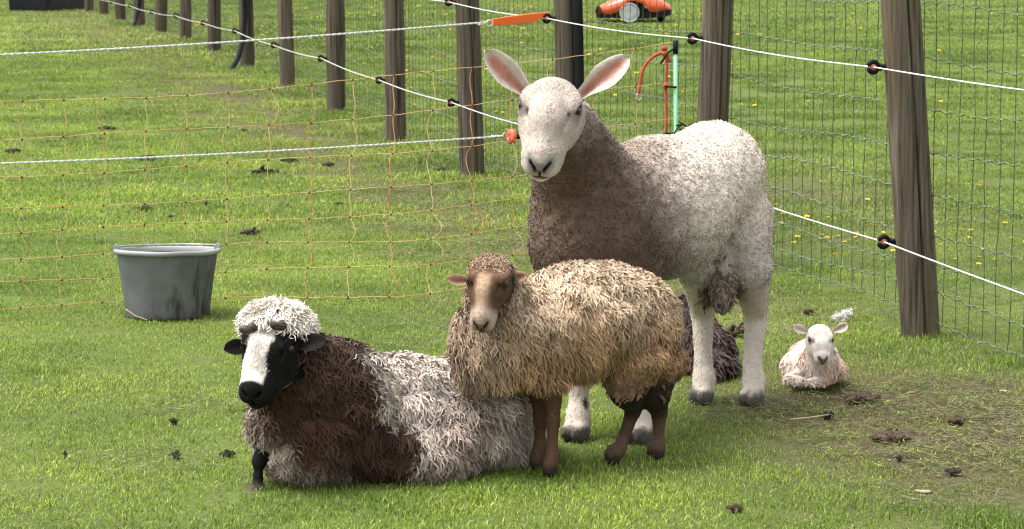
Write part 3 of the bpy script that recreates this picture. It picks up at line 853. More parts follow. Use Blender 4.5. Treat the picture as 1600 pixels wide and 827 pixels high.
    fl.append(locks(P, N, .04, .003, np.tile([.21, .165, .13], (len(P), 1)) * (.6 + .8 * rng.random(len(P)))[:, None], 5, .4, .6, .5, .004, 1))
    legf = lambda P: sstep(.42, .34, P[:, 2]) * sstep(.03, .05, P[:, 2])
    hair = [fur(V, Q, 7000, body, .012, .0010, (0, 0, -1), legf, .2)]
    def fflow(P):
        q = (P - hc) @ Rm
        d = -Rm[:, 1][None] * 1.0 + Rm[:, 0][None] * np.tanh(q[:, :1] / .05) * .6
        return d
    fk = lambda P: ((((P - hc) @ Rm)[:, 1] < .168) & (np.linalg.norm((np.abs((P - hc) @ Rm) - [.074, .012, .028]) / [.016, .022, .015], axis=1) > 1)).astype(float)
    hair.append(fur(HV, HQ, 14000, face, .010, .0008, fflow, fk, .22, .3, 1.1, .2))
    EV, EQ, EC = join([e1, e2])
    o = animal('sheep', 'tall white ram with dark taupe neck and big upright ears, standing behind the others', 'sheep', org, parts, [('fleece', fl), ('hair', hair)], 'sheep in the paddock')
    eyes(o, org, Rm, hc, s)
white_ram()

# ------------------------------------------------------------------ the small brown sheep in long curls
def brown_sheep():
    org = np.array([0.2, 6.55, 0.0])
    hc = at(763, 440, 6.29); Rm = head_frame(-12, 57, 3); s = .66
    chest, mid, rear = at(804, 518, 6.46), at(900, 494, 6.53), at(987, 502, 6.62)
    g = Sculpt((-.25, 6.15, -.02), (.5, 6.95, .66), .007)
    g.chain([chest, mid, rear], [.102, .122, .108], .05)
    g.ell(at(950, 478, 6.6), (.14, .12, .1), .05)
    nb, nt_ = at(786, 496, 6.42), at(773, 449, 6.37)
    g.cone(nb, nt_, .092, .058, .04)
    g.ell(at(768, 535, 6.42), (.085, .08, .10), .04)
    fd = nrm(chest - rear)
    hoofed(g, [at(852, 570, 6.45), at(864, 625, 6.45), at(864, 660, 6.45), at(863, 700, 6.45), at(863, 714, 6.445), at(862, 722, 6.44)], [.045, .0215, .0165, .0130, .0165, .016], fd, .017)
    hoofed(g, [at(835, 570, 6.52), at(844, 625, 6.52), at(844, 655, 6.52), at(844, 690, 6.53), at(843, 703, 6.525), at(842, 711, 6.52)], [.045, .0215, .0165, .0130, .0165, .016], fd, .017)
    hoofed(g, [at(985, 560, 6.56), at(980, 610, 6.54), at(990, 640, 6.62), at(972, 690, 6.61), at(967, 703, 6.60), at(961, 708, 6.59)], [.085, .045, .020, .0145, .0175, .017], fd, .018)
    hoofed(g, [at(1022, 570, 6.62), at(1022, 615, 6.61), at(1030, 645, 6.68), at(1029, 690, 6.67), at(1028, 702, 6.665), at(1027, 709, 6.66)], [.08, .042, .020, .0145, .0175, .017], fd, .018)
    V, Q = g.mesh(2); V = lumpy(V, Q, 26, .010, 15, .2)
    HV, HQ = sculpt_head(Rm, hc, s, .0026, [(nt_, hc + Rm @ np.array([0, -.04, -.04]) * s, .055, .04)], 1.02, .80, .95, crown=-.048)
    def wool(P):
        n = noise(P, 10, 14, 3); m = noise(P, 35, 15, 2)
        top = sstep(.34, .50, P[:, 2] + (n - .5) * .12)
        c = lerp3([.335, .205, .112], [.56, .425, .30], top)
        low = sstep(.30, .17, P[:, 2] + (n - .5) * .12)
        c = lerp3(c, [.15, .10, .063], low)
        fr = sstep(.06, -.06, P[:, 0] + (n - .5) * .1)
        c = lerp3(c, [.29, .215, .16], fr * .75)
        return c * (.72 + .56 * m)[:, None]
    def body(P):
        c = wool(P) * .55
        leg = sstep(.235, .19, P[:, 2])
        lc = lerp3([.026, .017, .013], [.105, .066, .045], sstep(.17, .04, P[:, 2] + (noise(P, 30, 6) - .5) * .05))
        front = sstep(.2, .12, P[:, 0])
        lc = lerp3(lc, [.095, .050, .029], front * .8)
        c = lerp3(c, lc, leg)
        return lerp3(c, [.035, .028, .022], sstep(.034, .022, P[:, 2] + (noise(P, 80, 3) - .5) * .012))
    def face(P):
        q = (P - hc) @ Rm / s
        n = noise(P, 60, 8, 2)
        c = np.tile(np.array([.092, .050, .031]), (len(P), 1)) * (.75 + .5 * n)[:, None]
        bl = np.exp(-(((q[:, 0] + .004) / (.025 + .006 * n)) ** 4)) * sstep(-.005, .03, q[:, 2] + .02) * sstep(-.04, .02, q[:, 1])
        c = lerp3(c, [.40, .28, .19], bl * .95)
        mz = sstep(.10, .145, q[:, 1] + (n - .5) * .02)
        c = lerp3(c, [.40, .31, .255], mz * .9)
        c = muzzle_marks(q, c, 1.02, [.17, .115, .10], [.03, .02, .018], [.045, .03, .026])
        for sx in (-1, 1):
            ee = np.exp(-(((q[:, 0] - sx * .074) / .013) ** 2 + ((q[:, 1] - .013) / .022) ** 2 + ((q[:, 2] - .029) / .011) ** 2))
            c = lerp3(c, [.025, .015, .012], np.clip(ee * 2.6, 0, 1))
        pale = sstep(.02, -.03, q[:, 1]) * sstep(.0, .03, q[:, 2])
        c = lerp3(c, [.36, .23, .15], pale * .8)
        return c
    tc = nrm(CAMP - hc)
    e1 = ear(at(738, 440, 6.34), at(698, 436, 6.33), tc + np.array([.1, 0, .35]), .030, .002, .3, (.13, .06, .04), (.30, .19, .13))
    e2 = ear(at(788, 438, 6.34), at(824, 431, 6.33), tc + np.array([-.1, 0, .35]), .032, .002, .3, (.10, .045, .03), (.27, .17, .11))
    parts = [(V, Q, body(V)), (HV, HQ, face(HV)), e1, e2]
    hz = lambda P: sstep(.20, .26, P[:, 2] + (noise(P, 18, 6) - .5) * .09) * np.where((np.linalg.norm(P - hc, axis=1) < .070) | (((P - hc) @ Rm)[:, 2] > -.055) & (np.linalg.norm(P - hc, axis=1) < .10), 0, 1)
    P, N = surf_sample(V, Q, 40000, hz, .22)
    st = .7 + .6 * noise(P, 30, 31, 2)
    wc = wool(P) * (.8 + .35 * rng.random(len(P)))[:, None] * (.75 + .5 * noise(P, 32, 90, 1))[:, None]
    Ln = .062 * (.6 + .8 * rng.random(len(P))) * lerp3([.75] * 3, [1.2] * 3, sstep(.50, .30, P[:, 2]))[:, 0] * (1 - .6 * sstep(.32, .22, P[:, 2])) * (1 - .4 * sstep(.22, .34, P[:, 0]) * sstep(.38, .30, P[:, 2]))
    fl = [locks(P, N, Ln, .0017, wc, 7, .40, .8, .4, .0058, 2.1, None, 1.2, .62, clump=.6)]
    # thick base coat so that no skin shows between the locks
    P, N = surf_sample(V, Q, 5000, hz, .3)
    fl.append(locks(P, N, .035, .0055, wool(P) * .8, 4, .5, .5, .6, .005, 1.0, None, 1.0, .7, clump=.5))
    # curls on the poll
    ck = lambda P: (lambda q: sstep(-.025, -.05, q[:, 1]) * sstep(-.005, .02, q[:, 2]))((P - hc) @ Rm / s)
    P, N = surf_sample(HV, HQ, 900, ck)
    cc = np.tile([.36, .24, .165], (len(P), 1)) * (.65 + .6 * rng.random(len(P)))[:, None]
    fl.append(locks(P, N, .015, .0018, cc, 5, .7, .4, .8, .003, 1.4, Rm[:, 1], 1.15, .75))
    # beard of wool round the cheeks
    bk = lambda P: (lambda q: sstep(-.05, -.08, q[:, 1] + (q[:, 2] + .02) * .6) * sstep(.0, -.03, q[:, 2]))((P - hc) @ Rm / s)
    P, N = surf_sample(HV, HQ, 500, bk)
    fl.append(locks(P, N, .03, .0024, wool(P) * .75, 6, .6, .6, .5, .004, 1.4))
    legf = lambda P: sstep(.24, .18, P[:, 2]) * sstep(.012, .03, P[:, 2])
    hair = [fur(V, Q, 4500, body, .009, .0009, (0, 0, -1), legf, .15)]
    fk = lambda P: ((((P - hc) @ Rm / s)[:, 1] < .168) & (np.linalg.norm((np.abs((P - hc) @ Rm / s) - [.074, .012, .028]) / [.018, .026, .018], axis=1) > 1)).astype(float)
    hair.append(fur(HV, HQ, 6000, face, .006, .0008, -Rm[:, 1], fk, .25, .3, 1.12, .18))
    o = animal('sheep', 'small brown faced sheep in long tan curls, standing in front of the white ram', 'sheep', org, parts, [('fleece', fl), ('hair', hair)], 'sheep in the paddock')
    eyes(o, org, Rm, hc, s, M_EYE_AMBER, .0145)
brown_sheep()

# ------------------------------------------------------------------ the pied sheep lying down
def pied_sheep():
    org = np.array([-.25, 6.5, 0.0])
    hc = at(424, 546, 6.22); Rm = head_frame(-20, 42, 3); s = .90
    chest, mid, rear = at(498, 655, 6.40), at(620, 650, 6.52), at(765, 652, 6.70)
    g = Sculpt((-.82, 6.0, -.02), (.25, 7.1, .62), .008)
    g.chain([chest, mid, rear], [.125, .142, .135], .05)
    g.ell(at(490, 690, 6.37), (.115, .11, .085), .05)               # folded front, brisket on the ground
    g.ell(at(620, 690, 6.48), (.19, .15, .10), .05)
    g.ell(at(740, 690, 6.66), (.15, .14, .09), .05)
    g.ell(at(735, 640, 6.56), (.11, .10, .105), .03)                # haunch and folded thigh
    g.cone(at(735, 660, 6.50), at(675, 705, 6.42), .075, .045, .03)
    g.ell(at(545, 615, 6.36), (.10, .09, .12), .04)                 # shoulder
    nb, nt_ = at(505, 608, 6.38), at(455, 566, 6.30)
    g.cone(nb, nt_, .118, .085, .05)
    g.cone(at(470, 600, 6.34), at(452, 655, 6.33), .085, .085, .05)  # throat
    hoofed(g, [at(428, 672, 6.34), at(414, 690, 6.30), at(407, 714, 6.29), at(404, 728, 6.28)], [.028, .017, .013, .014], (-.5, -1), .013)
    V, Q = g.mesh(3); V = lumpy(V, Q, 24, .014, 25, .02)
    def cap(q):
        q.ell((-.008, -.080, .022), (.082, .045, .042), .03)
    HV, HQ = sculpt_head(Rm, hc, s, .0034, [(nt_, hc + Rm @ np.array([0, -.04, -.05]) * s, .075, .055)], .86, .90, 1.0, cap)
    brown = np.array([.062, .033, .021]); white = np.array([.58, .505, .44]); beige = np.array([.36, .295, .24])
    C0 = at(560, 625, 6.35)
    def wool(P):
        n = noise(P, 8, 24, 3)
        x = P[:, 0] + (n - .5) * .30 + .12 * (noise(P, 28, 29, 2) - .5) + .61 * (np.minimum(P[:, 2], .30) - .31) - .25 * sstep(-.36, -.46, P[:, 0])
        c = lerp3(brown, white, sstep(-.40, -.34, x))
        c = lerp3(c, beige * 1.05, sstep(.20, .04, P[:, 2] + (n - .5) * .1) * sstep(-.25, -.15, P[:, 0]) * .8)
        pb = sstep(.15, .03, np.abs(P[:, 0] + .10) * .9 + np.abs(P[:, 2] - .16) * .6 + (n - .5) * .12)
        c = lerp3(c, [.20, .125, .09], pb * .55)
        fr = sstep(.17, .08, P[:, 2] + (P[:, 0] + .53) * .75 + (n - .5) * .16) * sstep(-.18, -.26, P[:, 0])
        c = lerp3(c, beige, fr)
        spots = sstep(.67, .73, noise(P, 9, 33, 2)) * sstep(.08, .1, P[:, 2]) * (P[:, 0] < -.1)
        c = lerp3(c, beige * 1.1, spots * .8)
        m = noise(P, 30, 26, 2)
        low_dark = sstep(.12, .02, P[:, 2]) * .35  # fleece colour gets darker towards the ground
        return c * (.72 + .5 * m)[:, None] * (1 - low_dark)[:, None]
    def body(P):
        c = wool(P) * .6
        d = np.linalg.norm((P - at(406, 705, 6.28)) / [.04, .07, .07], axis=1)
        return lerp3(c, [.006, .0055, .0055], sstep(1.3, 1.0, d))
    def face(P):
        q = (P - hc) @ Rm / s
        n = noise(P, 40, 28, 2)
        c = np.tile(np.array([.66, .60, .55]), (len(P), 1)) * (.88 + .24 * n)[:, None]
        sd = sstep(.020, .028, np.where(q[:, 0] > 0, q[:, 0], -q[:, 0] - .026) + (n - .5) * .012 + .16 * np.clip(-q[:, 2] - .01, 0, 1) - .004 * sstep(.06, .11, q[:, 1]))
        sd = np.maximum(sd, sstep(-.02, -.035, q[:, 2]) * sstep(.11, .06, q[:, 1]) * (q[:, 0] > -.03))
        c = lerp3(c, [.006, .0055, .006], sd)
        mz = sstep(.118, .128, q[:, 1] + (n - .5) * .012 - .12 * np.abs(q[:, 0] + .002) - .35 * np.clip(q[:, 2], 0, 1))
        c = lerp3(c, [.007, .0065, .0075], mz)
        chin = sstep(-.052, -.060, q[:, 2]) * sstep(.05, .09, q[:, 1]) * (q[:, 0] > -.02)
        c = lerp3(c, [.40, .33, .28], chin * .8)
        for sx in (-1, 1):
            pn = np.hypot((np.abs(q[:, 0]) - .017) / .010, (q[:, 2] + .004) / .006)
        c = lerp3(c, [.003, .003, .003], sstep(1.2, .8, pn) * sstep(.12, .135, q[:, 1]))
        top = sstep(-.02, -.04, q[:, 1]) * sstep(-.01, .01, q[:, 2])
        return lerp3(c, [.70, .64, .58], top)
    tc = nrm(CAMP - hc)
    e1 = ear(at(392, 540, 6.24), at(350, 546, 6.20), tc + np.array([.2, 0, .4]), .042, .003, .3, (.006, .005, .005), (.008, .007, .007))
    e2 = ear(at(455, 542, 6.20), at(510, 532, 6.18), tc + np.array([-.2, 0, .5]), .048, .003, .3, (.006, .005, .005), (.008, .007, .007))
    parts = [(V, Q, body(V)), (HV, HQ, face(HV)), e1, e2]
    fc = hc + Rm @ np.array([0, .05, .0]) * s
    def hz(P):
        q = (P - hc) @ Rm / s
        infront = (q[:, 1] > -.03) & (np.abs(q[:, 0]) < .085) & (q[:, 2] > -.07)
        leg = np.linalg.norm((P - at(404, 715, 6.27)) / [.040, .075, .062], axis=1) < 1
        return np.where(infront | leg, 0.0, 1.0)
    P, N = surf_sample(V, Q, 42000, hz, .22)
    curly = sstep(-.12, -.3, P[:, 0])
    wc = wool(P) * (.8 + .4 * rng.random(len(P)))[:, None] * (.62 + .76 * noise(P, 32, 90, 1))[:, None]
    Ln = (.062 - .014 * curly) * (.6 + .8 * rng.random(len(P)))
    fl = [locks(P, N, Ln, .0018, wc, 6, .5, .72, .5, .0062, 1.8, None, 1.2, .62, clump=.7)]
    P, N = surf_sample(V, Q, 5200, hz, .3)
    fl.append(locks(P, N, .036, .006, wool(P) * .8, 4, .5, .5, .6, .005, 1.0, None, 1.0, .7, clump=.5))
    ck = lambda P: (lambda q: sstep(-.045, -.065, q[:, 1] + .35 * np.clip(.03 - q[:, 2], 0, .1)) * sstep(-.03, .0, q[:, 2]))((P - hc) @ Rm / s)
    P, N = surf_sample(HV, HQ, 4200, ck)
    cc = np.tile([.72, .66, .59], (len(P), 1)) * (.75 + .45 * rng.random(len(P)))[:, None]
    fl.append(locks(P, N, .038 * (.5 + 1.0 * rng.random(len(P))), .0019, np.clip(cc, 0, .85), 6, .75, .5, 1.0, .0065, 1.5, None, 1.1, .72, clump=.4))
    fk = lambda P: ((((P - hc) @ Rm / s)[:, 1] < .118) & (((P - hc) @ Rm / s)[:, 1] > -.05)).astype(float)
    hair = [fur(HV, HQ, 7000, face, .010, .0010, -Rm[:, 1], fk, .28, .3, 1.1, .16)]
    o = animal('sheep', 'brown and white pied sheep with black muzzle and white topknot, lying on the grass', 'sheep', org, parts, [('fleece', fl), ('hair', hair)], 'sheep in the paddock')
    eyes(o, org, Rm, hc, s)
    for (px, py), tipd in (((386, 510), (-.034, -.024, -.002)), ((431, 507), (-.030, -.028, .008))):
        b = at(px + 3, py + 2, 6.135); mb = MB(); tp = b + np.array(tipd)
        ts = np.linspace(0, 1, 6)[:, None]
        mb.tube(b + np.array([.012, .02, 0]) + (tp - b) * ts + np.array([0, 0, -.006]) * np.sin(ts * 3.14), [.0125, .0130, .0112, .0112, .0085, .0045], 10)
        link('horn', mb.mesh('horn', M_HORN, True, org), o)
pied_sheep()

# ------------------------------------------------------------------ the white lamb lying by the fence
def lamb():
    org = np.array([.92, 7.68, 0.0])
    hc = at(1282, 533, 7.60); Rm = head_frame(2, 40, 0); s = .47
    g = Sculpt((.70, 7.40, -.02), (1.12, 8.05, .3), .006)
    g.chain([at(1280, 572, 7.66), at(1272, 566, 7.78), at(1262, 562, 7.90)], [.055, .068, .062], .03)
    g.ell(at(1246, 573, 7.76), (.048, .075, .050), .02)             # haunches
    g.ell(at(1302, 578, 7.76), (.040, .065, .038), .02)
    g.cone(at(1280, 570, 7.66), at(1281, 545, 7.64), .046, .040, .02)
    g.chain([at(1252, 585, 7.70), at(1233, 590, 7.64), at(1252, 594, 7.60)], [.018, .013, .011], .01)   # folded forelegs
    g.chain([at(1298, 588, 7.68), at(1285, 594, 7.62), at(1266, 596, 7.60)], [.017, .013, .011], .01)
    V, Q = g.mesh(2)
    HV, HQ = sculpt_head(Rm, hc, s, .0025, [(at(1281, 550, 7.64), hc + Rm @ np.array([0, -.04, -.05]) * s, .036, .032)], .84, .86, .95, lambda q: q.ell((0, -.045, .01), (.07, .06, .055), .02))
    def wool(P):
        n = noise(P, 16, 51, 3)
        c = lerp3([.68, .59, .52], [.62, .40, .28], sstep(.44, .66, n) * .8)
        return c
    def face(P):
        q = (P - hc) @ Rm / s
        c = np.tile(np.array([.66, .59, .54]), (len(P), 1))
        c = muzzle_marks(q, c, .84, [.20, .14, .13], [.05, .035, .03], [.10, .06, .055])
        for sx in (-1, 1):
            ee = np.exp(-(((q[:, 0] - sx * .074) / .016) ** 2 + ((q[:, 1] - .013) / .024) ** 2 + ((q[:, 2] - .028) / .014) ** 2))
            c = lerp3(c, [.05, .04, .035], np.clip(ee * 1.7, 0, 1))
        return c
    tc = nrm(CAMP - hc)
    e1 = ear(at(1262, 519, 7.62), at(1240, 509, 7.61), tc + np.array([.2, 0, -.2]), .028, .002, .3, (.52, .36, .31), (.76, .70, .65))
    e2 = ear(at(1302, 518, 7.62), at(1325, 507, 7.61), tc + np.array([-.2, 0, -.2]), .028, .002, .3, (.45, .30, .26), (.76, .70, .65))
    parts = [(V, Q, wool(V) * .85), (HV, HQ, face(HV)), e1, e2]
    P, N = surf_sample(V, Q, 9500, lambda P: np.where(np.linalg.norm(P - hc, axis=1) < .055, 0, 1.0), .35)
    fl = [locks(P, N, (.010 + .013 * sstep(.01, .06, P[:, 2])) * (.6 + .8 * rng.random(len(P))), .0014, wool(P) * (.85 + .3 * rng.random(len(P)))[:, None], 4, .35, .7, .4, .003, 1.0, None, 1.1, .75, clump=.6)]
    P, N = surf_sample(HV, HQ, 1800, lambda P: (lambda q: sstep(.16, .10, q[:, 1]) * (np.linalg.norm((np.abs(q) - [.074, .012, .028]) / [.02, .028, .02], axis=1) > 1))((P - hc) @ Rm / s))
    hair = [locks(P, N, .007, .0009, face(P) * (.85 + .3 * rng.random(len(P)))[:, None], 2, .4, .2, .6, 0, 0, -Rm[:, 1])]
    o = animal('lamb', 'small white lamb lying on worn grass in front of the nearest fence post', 'lamb', org, parts, [('fleece', fl), ('hair', hair)])
    eyes(o, org, Rm, hc, s, None, .0145)
lamb()

# ------------------------------------------------------------------ the dark sheep lying behind the legs of the ram
def dark_sheep():
    org = np.array([.45, 8.1, 0.0])
    g = Sculpt((-.15, 7.55, -.02), (.85, 8.75, .55), .012)
    g.chain([at(1105, 548, 7.98), at(1050, 530, 8.10), at(940, 520, 8.30)], [.075, .125, .13], .05)
    g.ell(at(1118, 568, 7.90), (.055, .08, .045), .03)
    g.ell(at(1050, 565, 8.06), (.15, .13, .09), .04)
    g.cone(at(930, 500, 8.32), at(880, 455, 8.34), .09, .06, .04)   # neck and head, turned away
    g.cone(at(878, 450, 8.36), at(850, 470, 8.42), .055, .035, .03)
    g.chain([at(1120, 575, 7.86), at(1105, 582, 7.80)], [.022, .018], .01)
    V, Q = g.mesh(2)
    col = lambda P: np.tile(np.array([.030, .020, .018]), (len(P), 1)) * (.7 + .7 * noise(P, 14, 61, 3))[:, None]
    P, N = surf_sample(V, Q, 8000, None, .3)
    fl = [locks(P, N, .05 * (.6 + .8 * rng.random(len(P))), .0034, col(P) * (.7 + .8 * rng.random(len(P)))[:, None], 5, .5, .7, .4, .004, 1.3, None, 1.5, .8, clump=.5)]
    animal('sheep', 'dark brown sheep lying behind the hind legs of the white ram', 'sheep', org, [(V, Q, col(V))], [('fleece', fl)], 'sheep in the paddock')
dark_sheep()
# ------------------------------------------------------------------ wire fence
ZF = lambda n: 8.7 * (1 + .2235 * n)
def fence_pt(n):
    d = ZF(n); px = 800 + 4000 * (1.327 - .26675 * (d - 8.7)) / d
    return ground_at(px, d)
FDIR = nrm(np.array([-.26675, 1 / .99186, 0])); FNOR = np.array([FDIR[1], -FDIR[0], 0])    # FNOR: towards the lawn
def build_post(n, r, lean, label, ins, seed):
    b = fence_pt(n)
    if n == 0: b = ground_at(1437, 8.7)
    rr = np.random.default_rng(seed)
    H, nz, na = 1.55, 40, 110 if n < 4 else 44
    z = np.linspace(-.12, H, nz); th = np.arange(na) / na * 2 * math.pi
    TH, Z = np.meshgrid(th, z)
    rad = r * (1.06 - .07 * Z / H)
    rad = rad * (1 + .05 * np.sin(2 * TH + seed) + .03 * np.sin(3 * TH + seed * 2.1))
    rad = rad + .010 * (noise(np.stack([np.cos(TH) * 3, np.sin(TH) * 3, Z * 1.6 + seed], -1), 1.3, seed, 2) - .5)
    for k in range(3):        # drying cracks
        c = (-1.35 if n == 0 else -1.9 + rr.random() * 1.3) if k == 0 else rr.random() * 6.28
        z0, z1 = (-.2, 1.6) if k == 0 else sorted(rr.random(2) * 1.5)
        w_ = .045 if k == 0 else .035
        dd = (TH - c - .12 * np.sin(Z * 2.5 + k + seed) + math.pi) % (2 * math.pi) - math.pi
        rad = rad - (.034 if k == 0 else .014) * np.exp(-(dd / w_) ** 2) * sstep(z0 - .05, z0 + .1, Z) * sstep(z1 + .05, z1 - .1, Z)
    rad = rad + .0035 * (noise(np.stack([TH * 7, Z * 2.5, 0 * Z + seed], -1), 1.0, seed, 3) - .5)
    V = np.stack([rad * np.cos(TH) + lean[0] * Z, rad * np.sin(TH) + lean[1] * Z, Z], -1).reshape(-1, 3)
    V = np.vstack([V, [[lean[0] * H, lean[1] * H, H + .004]]])
    i = np.arange(nz - 1)[:, None] * na; j = np.arange(na)[None]; k = (j + 1) % na
    q = np.stack([i + j, i + k, i + na + k, i + na + j], -1).reshape(-1, 4)
    t = np.stack([np.full(na, nz * na), (nz - 1) * na + np.arange(na), (nz - 1) * na + (np.arange(na) + 1) % na], -1)
    o = link('fence_post', mesh_np('fence_post', V, q, t, None, True, [M_POST]), None, b, label, 'fence post', 'posts of the wire fence')
    for hgt in ins:
        c = -FNOR * (r + .045) + np.array([lean[0] * hgt, lean[1] * hgt, hgt])
        mb = MB(); a = np.linspace(0, 2 * math.pi, 17)
        ring = c + .0175 * (np.cos(a)[:, None] * FNOR + np.sin(a)[:, None] * np.array([0, 0, 1.0]))
        mb.tube(ring, .0085, 8, False)
        for dx, rr_ in ((.018, .0085), (.026, .013), (.034, .008), (.040, .011)):
            mb.tube([c + FNOR * (dx - .003), c + FNOR * (dx + .003)], rr_, 10)
        mb.tube([c + FNOR * .02, c + FNOR * .06], .005, 8)
        io = link('insulator', mb.mesh('insulator', M_BLACK), o)
        mb = MB(); mb.tube([c - FDIR * .006, c + FDIR * .006], .0105, 10)
        link('core', mb.mesh('core', M_PINK), io)
    return o, b
UPI, LOI = .93, .345
lo_h = {0: .327, 1: .37, 2: .40, 3: .42, 4: .395, 5: .387, 6: .345, 7: .315, 8: .28, 9: .25, 10: .23}
up_h = {0: .915, 1: .935, 2: .95, 3: .985}
ordinal = ['second', 'third', 'fourth', 'fifth', 'sixth', 'seventh', 'eighth', 'ninth', 'tenth', 'eleventh', 'twelfth', 'thirteenth']
posts = []
for n in range(-1, 17):
    if n < 0: lab = 'wooden fence post just out of view to the right of the lamb'
    elif n == 0: lab = 'thick weathered wooden fence post leaning left, standing right of the lamb'
    elif n == 1: lab = 'grey wooden fence post rising behind the rump of the white ram'
    elif n == 2: lab = 'dark wooden fence post between the ears of the white ram'
    elif n == 3: lab = 'wooden fence post just left of the white ram head'
    else: lab = 'wooden fence post, %s to the left counted from the white ram head' % ordinal[n - 4] if n - 4 < len(ordinal) else 'distant wooden fence post near the black box'
    if n < 0: continue
    r = (.066, .060, .060, .062, .061, .063, .058, .062, .060, .056, .060, .058, .060, .058, .060, .058, .058)[n]
    lean = (-.078, .0) if n == 0 else ((.01, .0), (.035, .0), (-.02, .0), (-.025, 0), (-.008, 0), (.0, 0), (-.02, 0), (-.01, 0), (.012, 0))[n % 9]
    if n == 2: lean = (-.02, 0)
    posts.append(build_post(n, r, lean, lab, [h for h in (up_h.get(n, .98 if n > 3 else None), lo_h.get(n, .24)) if h], 31 + n * 7))

# electric rope through the insulators, two lines
def rope(name, pts, r, m, label, cat, sides=6, twist=None):
    mb = MB(); P = np.asarray(pts, float)
    mb.tube(P, r, sides)
    org = P[0].copy()
    return link(name, mb.mesh(name, m, True, org), None, org, label, cat)
def ins_pos(n, h):
    o, b = posts[n]
    r = .066 if n == 0 else .060
    ln = -.078 if n == 0 else ((.01, .035, -.02, -.025, -.008, 0, -.02, -.01, .012)[n % 9] if n != 2 else -.02)
    return b - FNOR * (r + .045) + np.array([ln * h, 0, h])
def line_through(hs, ext, top=16):
    K = [ins_pos(n, hs(n)) for n in range(0, top)]
    first = K[0] + (K[0] - K[1]) * 1.2 + np.array([0, 0, ext])
    K = [first] + K
    out = []
    for a, b in zip(K[:-1], K[1:]):
        t = np.linspace(0, 1, 10)[:-1, None]
        out.append(a + (b - a) * t - np.array([0, 0, 1]) * (.012 * np.sin(math.pi * t)))
    return np.vstack(out + [[K[-1]]])
rope('electric_rope', line_through(lambda n: up_h.get(n, .98), .03), .0026, M_ROPE_W, 'upper white electric rope held by black insulators on the fence posts', 'rope')
rope('electric_rope', line_through(lambda n: lo_h.get(n, .24), -.01), .0026, M_ROPE_W, 'lower white electric rope held by black insulators on the fence posts', 'rope')

# knotted wire mesh behind the posts
def wire_mesh():
    org = fence_pt(0) + FNOR * .085
    root = empty('wire_mesh', org, 'green wire mesh stretched along the far side of the fence posts', 'wire mesh')
    nn = np.linspace(-1.9, 16, 900)
    base = np.array([fence_pt(n) for n in np.linspace(-1.9, 16, 60)])
    def along(n, off=.085):
        u = (n + 1.9) / 17.9 * 59
        return np.stack([np.interp(u, np.arange(60), base[:, a]) for a in range(3)], -1) + FNOR * off
    rowh = [.06, .142, .242, .352, .482, .622, .778, .942, 1.11, 1.28]
    step = .1 / 2.02
    vs = np.arange(-1.9, 15.9, step)
    def sag(n, k): return .012 * np.sin(n * 3.1 + k * 1.7) + .008 * np.sin(n * 7.3 + k)
    for k, h in enumerate(rowh):
        ns = np.concatenate([np.arange(-1.9, 6, step / 8), np.arange(6, 15.9, step / 4)])
        P = along(ns)
        a = 2 * math.pi * ns / step
        P[:, 2] += h + sag(ns, k) + .0035 * np.sin(a)
        P += FNOR * (.003 * np.cos(a))[:, None]
        mb = MB(); mb.tube(P, .0024, 3, False)
        # hinge knots
        jj = vs[vs < 5.5]
        K = along(jj); K[:, 2] += h + sag(jj, k)
        oct_ = np.array([[1, 0, 0], [0, 1, 0], [-1, 0, 0], [0, -1, 0], [0, 0, 1], [0, 0, -1.0]]) * [.0042, .0042, .0065]
        tr = np.array([[0, 1, 4], [1, 2, 4], [2, 3, 4], [3, 0, 4], [1, 0, 5], [2, 1, 5], [3, 2, 5], [0, 3, 5]])
        Vv = (K[:, None] + oct_[None]).reshape(-1, 3)
        mb.add(Vv, None, (np.arange(len(K))[:, None, None] * 6 + tr[None]).reshape(-1, 3))
        link('horizontal_wire', mb.mesh('horizontal_wire', M_MESHTWIST, True, org), root)
    far = MB()
    zz = np.array(rowh)
    for i, n in enumerate(vs):
        P = []
        jit = rng.normal(size=len(zz)) * .0055
        for k in range(len(zz)):
            h0 = zz[k] + sag(n, k)
            P.append((jit[k], h0))
            if k < len(zz) - 1: P.append(((jit[k] + jit[k + 1]) / 2 + rng.normal() * .003, (h0 + zz[k + 1] + sag(n, k + 1)) / 2))
        P = np.array(P)
        c = along(np.array([n]))[0]
        pts = c + FDIR * P[:, :1] + np.array([0, 0, 1.0]) * P[:, 1:]
        if i < 290:
            mb = MB(); mb.tube(pts, .0017, 3, False)
            link('vertical_wire', mb.mesh('vertical_wire', M_MESHWIRE, True, org), root)
        else: far.tube(pts, .0020, 3, False)
    link('far_vertical_wire', far.mesh('far_vertical_wire', M_MESHWIRE, True, org), root, kind='stuff')
wire_mesh()

